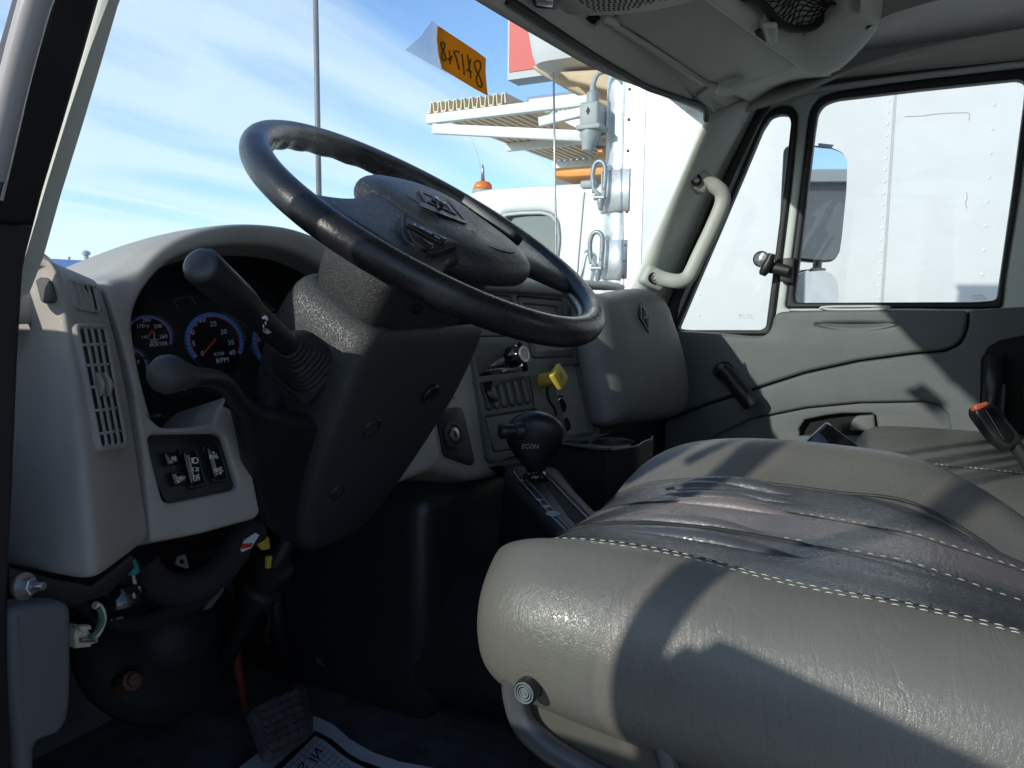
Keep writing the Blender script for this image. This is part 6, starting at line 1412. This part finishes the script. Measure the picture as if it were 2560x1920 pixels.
# ================================================================== passenger bench
pb = thing('passenger_seat', 'flat olive-grey vinyl passenger bench cushion beside the far door', 'seat', (1.75, -.1, -.75))
prof = [(1.22, -.46), (1.20, -.38), (1.215, -.325), (1.26, -.300), (1.40, -.290), (1.60, -.288), (1.80, -.288), (1.98, -.290), (2.06, -.298), (2.085, -.325), (2.09, -.40), (2.07, -.46)]
SEATP = seat_mat('bench_vinyl', (.145, .145, .125), False)
rows = []
for y, kz, kx in ((.135, .2, .9), (.13, .6, .96), (.115, .86, .985), (.085, .97, 1), (.03, 1, 1), (-.1, 1.02, 1), (-.25, 1.0, 1), (-.45, .97, 1), (-.55, .96, 1)):
    rows.append([np.array((1.65+(x-1.65)*kx, y+.02*math.cos((x-1.65)*2)-.02, -.40+(z+.40)*kz)) for x, z in prof])
loft('cushion', rows, SEATP, pb, sub=2)
stitches([np.array((1.53+.004*math.sin(9*y), y, -.2862)) for y in np.linspace(.06, -.45, 50)], (0, 0, 0), M['stitch'], 'stitching', parent=pb, r=.0009)
tube('seam', [np.array((1.525+.004*math.sin(9*y), y, -.2885)) for y in np.linspace(.07, -.45, 40)], .0018, M['stackdark'], pb, 6)
b = MB(); b.box(1.26, 2.05, -.5, .08, -.75, -.44, 0, .02); b.build('base', M['black'], pb)
def backrest(parent, x0, x1, y0, m, z0=-.30, z1=.24):
    w2_ = (x1-x0)/2; xm = (x0+x1)/2; rings = []
    for k, sx in ((-1, .80), (-.985, .90), (-.93, .97), (-.8, 1.0), (-.4, 1.0), (0, 1.0), (.4, 1.0), (.8, 1.0), (.93, .97), (.985, .90), (1, .80)):
        rings.append([np.array((xm+w2_*k, y0+yy*sx-.0, (z0+z1)/2+(zz-(z0+z1)/2)*sx)) for yy, zz in ((.06, z0), (.075, z0+.12), (.05, z0+.30), (.01, z1-.06), (-.02, z1-.01), (-.07, z1), (-.12, z1-.04), (-.13, z0+.2), (-.12, z0))])
    return loft('backrest', rings, m, parent, sub=2)
backrest(pb, 1.24, 2.05, -.27, M['black'])
plate('bolt_mark', PZ(-.284), [ell(2474, 1247, 7, 2.5)], .001, M['dark'], pb)
# phone-like dark slab between the seats
ph = thing('clipboard', 'dark glossy tablet corner sticking up behind the driver seat cushion', 'tablet', hit(2070, 1090, PX(1.28)))
plate('slab', (hit(2070, 1090, PX(1.28)), (-.72, .25, .52)), [[(2067, 1058), (2076, 1062), (2135, 1106), (2175, 1150), (2060, 1240), (1985, 1140), (2020, 1098)]], .008, M['gloss'], ph, bev=.002, rnd=.004)
tube('bright_edge', [hit(u, v, shift((hit(2070, 1090, PX(1.28)), (-.72, .25, .52)), .001)) for u, v in ((2018, 1101), (2042, 1078), (2064, 1058), (2070, 1058), (2078, 1064))], .0012, M['steel'], ph, 6)
# buckle
bk = thing('seat_belt_buckle', 'black seat belt buckle with an orange button standing above the bench', 'buckle', hit(2480, 1080, PX(1.35)))
bp_ = (hit(2470, 1070, PX(1.35)), (-.80, -.45, .35))
plate('housing', bp_, [[(2440, 1012), (2470, 1006), (2496, 1016), (2553, 1088), (2556, 1106), (2530, 1122), (2516, 1120), (2486, 1096), (2440, 1034)]], .022, M['belt'], bk, bev=.004, res=3, rnd=.006)
plate('housing_face', shift(bp_, .002), [[(2462, 1024), (2484, 1016), (2538, 1085), (2528, 1108), (2510, 1104)]], .006, M['gloss'], bk, bev=.002, rnd=.004)
plate('release_button', shift(bp_, .003), [[(2438, 1012), (2470, 1003), (2474, 1012), (2446, 1026), (2440, 1024)]], .014, M['beltred'], bk, bev=.002, rnd=.002)
tube('stalk', [hit(u, v, shift(bp_, -.01)) for u, v in ((2535, 1110), (2560, 1145), (2600, 1200))], .010, M['belt'], bk, 10, flat=.7)
# ================================================================== gear shifter
gs = thing('gear_shifter', 'black gear shift lever with an egg-shaped ECON knob on a floor console', 'gear shifter', (1.12, .5, -.75))
CT_ = lambda u, v: hit(u, v, P3((1.05, .60, -.285), (1.25, .60, -.285), (1.10, .30, -.315)))
CTP = P3((1.05, .60, -.285), (1.25, .60, -.285), (1.10, .30, -.315))
con = [(1262, 1163), (1290, 1160), (1400, 1165), (1450, 1230), (1520, 1300), (1640, 1420), (1560, 1470), (1400, 1330), (1340, 1270), (1290, 1215)]
plate('console_top', CTP, [con], .25, M['black'], gs, bev=.014, res=4, rnd=.012)
gate = [(1290, 1175), (1312, 1170), (1345, 1173), (1440, 1268), (1520, 1350), (1470, 1372), (1380, 1290), (1300, 1200)]
plate('gate_panel', shift(CTP, .002), [gate], .006, M['stackdark'], gs, bev=.0015, rnd=.004)
plate('gate_slot', shift(CTP, .0026), [[(1345, 1185), (1370, 1180), (1450, 1262), (1550, 1370), (1510, 1380), (1420, 1290)]], .002, M['dark'], gs)
tube('bright_edge', [hit(u, v, shift(CTP, .004)) for u, v in ((1352, 1176), (1400, 1224), (1436, 1262), (1480, 1306))], .0013, M['alu'], gs, 6)
tube('gate_line', [hit(u, v, shift(CTP, .0032)) for u, v in ((1284, 1178), (1300, 1200), (1350, 1256), (1380, 1292), (1420, 1330))], .0009, M['alu'], gs, 6)
tube('gate_line', [hit(u, v, shift(CTP, .0032)) for u, v in ((1312, 1196), (1350, 1234), (1390, 1285), (1440, 1340))], .0006, M['signgrey'], gs, 6)
ex = hit(1400, 1280, CTP)-hit(1310, 1185, CTP); ex /= np.linalg.norm(ex); nC = np.array(shift(CTP, 1)[1]); ey = np.cross(nC, ex)
for s_, u, v in (('P', 1306, 1200), ('R', 1349, 1249), ('N', 1367, 1266), ('D', 1382, 1284)):
    text('lettering', s_, hit(u, v, shift(CTP, .0035)), np.cross(nC, (0, 1., 0))*-1, (0, 1., 0), .015, M['letter'], gs, .0002)
b = MB(); c = hit(1382, 1284, shift(CTP, .0035)); b.tube([c+np.array((.009*math.cos(t_), .009*math.sin(t_), 0)) for t_ in np.linspace(0, 6.28, 20)], .0006, 5); b.build('ring_mark', M['letter'], gs)
kc = hit(1332, 1088, PY(.545)); foot = hit(1338, 1200, shift(CTP, .0))
up_ = kc-foot; up_ /= np.linalg.norm(up_)
dK = np.linalg.norm(kc)/FPX*1.0
def kp2(u, v): # point of the knob's middle plane
    return hit(u, v, (kc, (kc[0], kc[1], 0)))
# knob: rings across the lever axis, wider front to back at the top
lv = [(1187, 15, 8), (1176, 23, 10), (1165, 30, 12), (1150, 42, 13), (1132, 56, 15), (1112, 69, 16.5), (1092, 74, 17.5), (1070, 73, 18.5), (1052, 63, 18), (1040, 48, 15), (1030, 26, 10), (1027, 6, 3)]
cxs = {1187: 1341, 1176: 1340, 1165: 1339, 1150: 1338, 1132: 1337, 1112: 1336, 1092: 1337, 1070: 1338, 1052: 1337, 1040: 1336, 1030: 1335, 1027: 1335}
rgt_ = kp2(1400, 1090)-kp2(1300, 1090); rgt_ /= np.linalg.norm(rgt_); fwd_ = np.cross((0, 0, 1.0), rgt_)
scale = np.linalg.norm(kp2(1400, 1090)-kp2(1300, 1090))/100
rings = []
for v, hw, dep in lv:
    c = kp2(cxs[v], v); rings.append([c+rgt_*hw*scale*math.cos(2*math.pi*j/28)+fwd_*dep*1.9*scale*math.sin(2*math.pi*j/28) for j in range(28)])
loft('knob', rings, mat('knob_black', (.010, .011, .013), .36, grain=.3, gscale=1100), gs, sub=1)
b = MB(); c = kp2(1290, 1072)-fwd_*.018; ax = kp2(1256, 1068)-kp2(1305, 1070); ax /= np.linalg.norm(ax); ax = ax*.9-fwd_*.35; ax /= np.linalg.norm(ax)
b.lathe(c, ax, [(.0155, -.01), (.0140, .002), (.0115, .004), (.0112, .016), (.0125, .017), (.0128, .024), (.0110, .027), (.0005, .028)], 24); b.build('shift_button', M['black'], gs, True, 45)
text('lettering', 'ECON', kp2(1325, 1106)-fwd_*.0385*.92-rgt_*.0, rgt_, np.array((0, 0, 1.0)), .0098, M['dimletter'], gs, .0006, shear=.2)
b = MB(); b.tube([foot+up_*.0, kp2(1341, 1180)], [.0125, .0125], 16); b.lathe(foot, up_, [(.022, -.004), (.020, .008), (.014, .016)], 20); b.build('lever', M['gloss'], gs)
# dark bracket behind the knob
plate('console_neck', P3((1.1, .66, -.25), (1.4, .62, -.25), (1.2, .60, -.4)), [[(1250, 1163), (1330, 1140), (1410, 1110), (1412, 1125), (1395, 1150), (1380, 1165), (1420, 1215), (1400, 1240), (1300, 1200)]], .03, M['black'], gs, bev=.005)
# ================================================================== footwell
def tp(b): return b
bp = thing('brake_pedal', 'worn black ribbed brake pedal pad in the dark footwell', 'pedal', (.90, .85, -.70))
BPp = P3(hit(700, 1760, PY(.86)), hit(760, 1755, PY(.86)), hit(690, 1880, PY(.79)))
pad = [(628, 1770), (672, 1745), (736, 1718), (752, 1702), (764, 1712), (785, 1790), (785, 1830), (760, 1850), (700, 1885), (680, 1888), (665, 1872), (650, 1830)]
plate('pedal_pad', BPp, [pad], .018, mat('pedal_rubber', (.10, .097, .097), .75, grain=.8, gscale=180, var=.35, vscale=40), bp, bev=.004, rnd=.006)
b = MB(); q = shift(BPp, .003)
for i in range(6):
    for j in range(4):
        u, v = 655+24*j+8*i*.55, 1762+19*i-11*j; b.obox(hit(u+8, v+6, q), *[np.array(z) for z in ((1, 0, 0), np.cross(np.array(BPp[1]), (1, 0, 0)), BPp[1])], .0085, .0065, .003, 0, .0015)
b.build('pedal_tread', mat('tread_rubber', (.09, .086, .086), .8, grain=.8, gscale=220, var=.3, vscale=60), bp)
tube('pedal_arm', [hit(740, 1730, PY(.88)), hit(700, 1600, PY(1.0)), hit(680, 1420, PY(1.05)), hit(690, 1330, PY(1.02))], .014, M['stackdark'], bp, 10, k=4)
ap = thing('accelerator_pedal', 'curved ribbed accelerator pedal right of the brake pedal', 'pedal', (1.05, .92, -.70))
rows = []
for s in np.linspace(0, 1, 8):
    l = np.array((788, 1652))*(1-s)+np.array((868, 1762))*s+np.array((16*math.sin(math.pi*s), -6*math.sin(math.pi*s))); r = np.array((846, 1652))*(1-s)+np.array((920, 1740))*s+np.array((12*math.sin(math.pi*s), -8*math.sin(math.pi*s)))
    rows.append([hit(*(l*(1-k)+r*k), PY(.96-.05*s)) for k in np.linspace(0, 1, 13)])
for r in rows:
    for k in range(13):
        if k % 2: r[k] = r[k]*(1-.005)
sheet('pedal_pad', rows, mat('accel_rubber', (.09, .085, .085), .75, grain=.6, gscale=200, var=.25, vscale=30), ap, .012, 0)
tube('pedal_arm', [hit(820, 1660, PY(1.0)), hit(800, 1560, PY(1.12)), hit(790, 1450, PY(1.15))], .010, M['stackdark'], ap, 8)
# paper floor mat with printed frame, grid and letters
FZ = PZ(-.742)
pm = thing('paper_floor_mat', 'white paper floor mat with a printed black border, grid and letters', 'floor mat', hit(840, 1890, FZ))
edge = [(548, 1960), (590, 1925), (663, 1868), (700, 1830), (760, 1795), (782, 1789), (800, 1795), (835, 1812), (875, 1848), (930, 1880), (1000, 1904), (1070, 1917), (1160, 1935), (1160, 2150), (500, 2150)]
P = to3(edge, FZ)
rows = None
plate('sheet', FZ, [edge], .002, M['paper'], pm)
bd = [(640, 1960), (690, 1915), (788, 1826), (800, 1832), (830, 1848), (870, 1882), (900, 1900), (960, 1922), (1010, 1935), (1100, 1960)]
bd2 = [(1100, 1975), (1000, 1948), (940, 1930), (880, 1902), (850, 1882), (815, 1852), (788, 1838), (710, 1915), (665, 1960)]
plate('border', shift(FZ, .002), [bd+bd2], .001, M['ink'], pm)
b = MB(); lo = shift(FZ, .002)
A0, A1, A2 = hit(788, 1838, lo), hit(700, 1925, lo), hit(880, 1902, lo)
e1, e2 = (A1-A0), (A2-A0); e1 = e1/np.linalg.norm(e1); e2 = e2/np.linalg.norm(e2)
for i in range(1, 13): b.tube([A0+e2*.0125*i+e1*.004*i*.3, A0+e2*.0125*i+e1*.20], .0004, 4)
for i in range(1, 14): b.tube([A0+e1*.0125*i, A0+e1*.0125*i+e2*.165], .0004, 4)
b.build('grid_lines', M['inkline'], pm)
px_text('lettering', 'IN', 778, 1906, 800, 1868, lo, M['ink'], pm, hgt=.030, lift=.0008, up_px=(805, 1930-10))
px_text('lettering', 'S', 745, 1930, 766, 1905, lo, M['ink'], pm, hgt=.024, lift=.0008, up_px=(775, 1960))
# kick panel and parts at the far left
kp3 = thing('kick_panel', 'grey kick panel with a rounded lower corner at the far left of the footwell', 'kick panel', hit(110, 1680, PY(.62)))
plate('panel', PY(.60), [[(18, 1530), (60, 1512), (120, 1508), (183, 1506), (185, 1640), (182, 1760), (172, 1810), (150, 1838), (100, 1856), (92, 1870), (92, 1960), (44, 1960), (40, 1850), (24, 1700)]], .03, M['kick'], kp3, bev=.008, res=4, rnd=.015)
hb = thing('hex_bolt', 'grey steel bolt and washer below the dash end cap', 'bolt', hit(60, 1468, PY(.60)))
n_ = np.array((.25, -.95, .1)); n_ /= np.linalg.norm(n_); c = hit(57, 1466, PY(.60))
b = MB(); b.lathe(c, n_, [(.0105, 0), (.0105, .0025), (.006, .003)], 24); b.build('washer', M['steel'], hb, True, 40)
b = MB(); b.lathe(c, n_, [(.0066, .002), (.0066, .009), (.0055, .010), (.003, .010)], 6); b.build('nut', M['steel'], hb, True, 30)
b = MB(); b.lathe(c, n_, [(.0032, .008), (.0032, .019), (.0025, .020)], 12); b.build('stud', M['steel'], hb, True, 40)
plate_o = plate('mounting_bracket', PY(.63), [[(22, 1420), (230, 1465), (300, 1410), (330, 1385), (340, 1420), (270, 1490), (190, 1515), (20, 1500)]], .02, M['black'], None, bev=.003)
tag(plate_o, 'black steel mounting bracket under the left end of the dash', 'bracket')
# wiring
wc = thing('wire_connector', 'cream plastic connector plug on white and green wires below the dash', 'connector', hit(210, 1595, PY(.66)))
CN = PY(.66)
plate('plug_body', CN, [[(186, 1590), (192, 1572), (206, 1568), (222, 1570), (224, 1580), (246, 1592), (247, 1606), (230, 1612), (228, 1618), (190, 1622)]], .02, M['connector'], wc, bev=.002)
plate('plug_cap', shift(CN, .006), [[(200, 1566), (228, 1564), (232, 1574), (204, 1580)]], .010, M['connector'], wc, bev=.002)
plate('plug_latch', shift(CN, .005), [[(205, 1596), (243, 1598), (243, 1606), (206, 1608)]], .008, M['steel'], wc, bev=.001)
tube('white_wire', [hit(u, v, CN) for u, v in ((236, 1512), (250, 1520), (257, 1545), (250, 1570), (238, 1590))], .0035, M['wire'], wc, 8, k=4)
tube('green_wire', [hit(u, v, shift(CN, .004)) for u, v in ((246, 1520), (256, 1550), (245, 1575), (224, 1594))], .0022, M['greenwire'], wc, 8, k=4)
hs = tube('braided_hose', [hit(u, v, PY(.72)) for u, v in ((350, 1400), (370, 1440), (410, 1468), (460, 1472), (520, 1450), (570, 1400), (600, 1350), (640, 1320))], .0185, M['sleeve'], None, 16, k=4)
tag(hs, 'thick braided black hose looping under the switch panel', 'hose')
tp_ = tube('teal_tape', [hit(u, v, PY(.66)) for u, v in ((322, 1400), (330, 1418), (334, 1432))], .006, M['teal'], None, 8)
tag(tp_, 'teal tape wrapped on wiring below the dash corner', 'tape')
mo = thing('blower_valve', 'small black round cylinder with a lip under the dash end cap', 'valve', hit(300, 1480, PY(.70)))
b = MB(); c = hit(296, 1478, PY(.70)); ax = np.array((-.25, -.45, -.75)); ax /= np.linalg.norm(ax); b.lathe(c-ax*.02, ax, [(.020, 0), (.021, .02), (.026, .024), (.026, .040), (.023, .044), (.018, .044), (.016, .03)], 26); b.build('cylinder', M['gloss'], mo, True, 40)
lt = plate('caution_label', PY(.70), [[(602, 1375), (612, 1350), (640, 1332), (648, 1338), (628, 1370), (606, 1380)]], .002, M['cream'], None)
tag(lt, 'crumpled white and red label on the hose below the column', 'label')
l2 = plate('red_band', PY(.699), [[(600, 1373), (628, 1368), (632, 1358), (606, 1360)]], .001, M['red'], lt)
for pts in ([(642, 1345), (660, 1332), (674, 1345), (676, 1372), (658, 1376), (644, 1358)], [(670, 1392), (682, 1390), (678, 1420), (670, 1422)]):
    o = plate('yellow_clip', PY(.74), [pts], .006, M['yellow'], None, bev=.001)
    tag(o, 'upper, larger yellow plastic clip under the column' if pts[0][0] == 642 else 'lower, narrow yellow plastic clip under the column', 'clip', 'yellow clips under the column')
lk_ = plate('metal_tab', PY(.71), [[(444, 1392), (464, 1386), (472, 1418), (468, 1422), (440, 1412)], ell(455, 1404, 6, 7, 12)], .002, M['kick'], None)
tag(lk_, 'small grey metal tab with a hole above the hose loop', 'tab')
hf = plate('flat_arm', PY(.80), [[(555, 1440), (572, 1440), (560, 1480), (530, 1520), (512, 1526), (530, 1490)]], .006, M['kick'], None, bev=.002)
tag(hf, 'flat dark grey arm hanging behind the hose loop', 'bracket arm')
cv = thing('column_bellows', 'black round floor cover with two rusty nuts in the footwell', 'floor cover', hit(400, 1600, PY(1.0)))
b = MB(); c = hit(400, 1590, PY(1.02)); ax = np.array((-.15, -.85, .45)); ax /= np.linalg.norm(ax); b.lathe(c, ax, [(.13, 0), (.128, .01), (.10, .025), (.062, .06), (.045, .09)], 32); b.build('dome', M['rubber'], cv)
for (u, v) in ((434, 1657), (328, 1703)):
    b = MB(); b.lathe(hit(u, v, PY(.955)), ax, [(.014, -.04), (.014, .004), (.009, .006), (.009, .014), (.0005, .015)], 8); b.build('rusty_nut', M['brass'], cv, True, 35)
rc = tube('red_rod', [hit(u, v, PY(.95)) for u, v in ((584, 1560), (590, 1640), (603, 1720), (614, 1775))], .0075, M['copper'], None, 10, k=3)
tag(rc, 'dull red rod left of the brake pedal', 'rod')
b = MB(); b.lathe(hit(728, 1474, PY(1.05)), (-.4, -.9, .1), [(.007, 0), (.006, .004), (.001, .006)], 10)
tag(b.build('screw_head', M['steel']), 'single bright screw head in the dark footwell', 'screw')
sb = tube('wire_bundle', [hit(u, v, PY(1.0)) for u, v in ((662, 1520), (674, 1535), (672, 1560), (665, 1580), (670, 1610))], .005, M['sleeve'], None, 8, k=3)
tag(sb, 'thin dark wire bundle above the brake pedal', 'wires')

lm = tube('wiring_loom', [hit(u, v, PY(.80)) for u, v in ((120, 1470), (190, 1500), (260, 1545), (340, 1560), (420, 1530), (500, 1500), (560, 1440), (610, 1385))], .009, M['sleeve'], None, 12, k=5)
tag(lm, 'long thin black wiring loom sagging below the left dash', 'wiring loom')
b = MB(); b.tube([cp(0, -.02, .44), cp(0, -.02, .82)], .016, 14); b.build('shaft', M['stackdark'], colm)
b = MB(); b.lathe(cp(0, -.02, .56), AX, [(.018, 0), (.030, .006), (.030, .022), (.022, .028), (.022, .05), (.030, .056), (.030, .072), (.018, .078)], 18); b.build('shaft_joint', M['stackdark'], colm, True, 40)
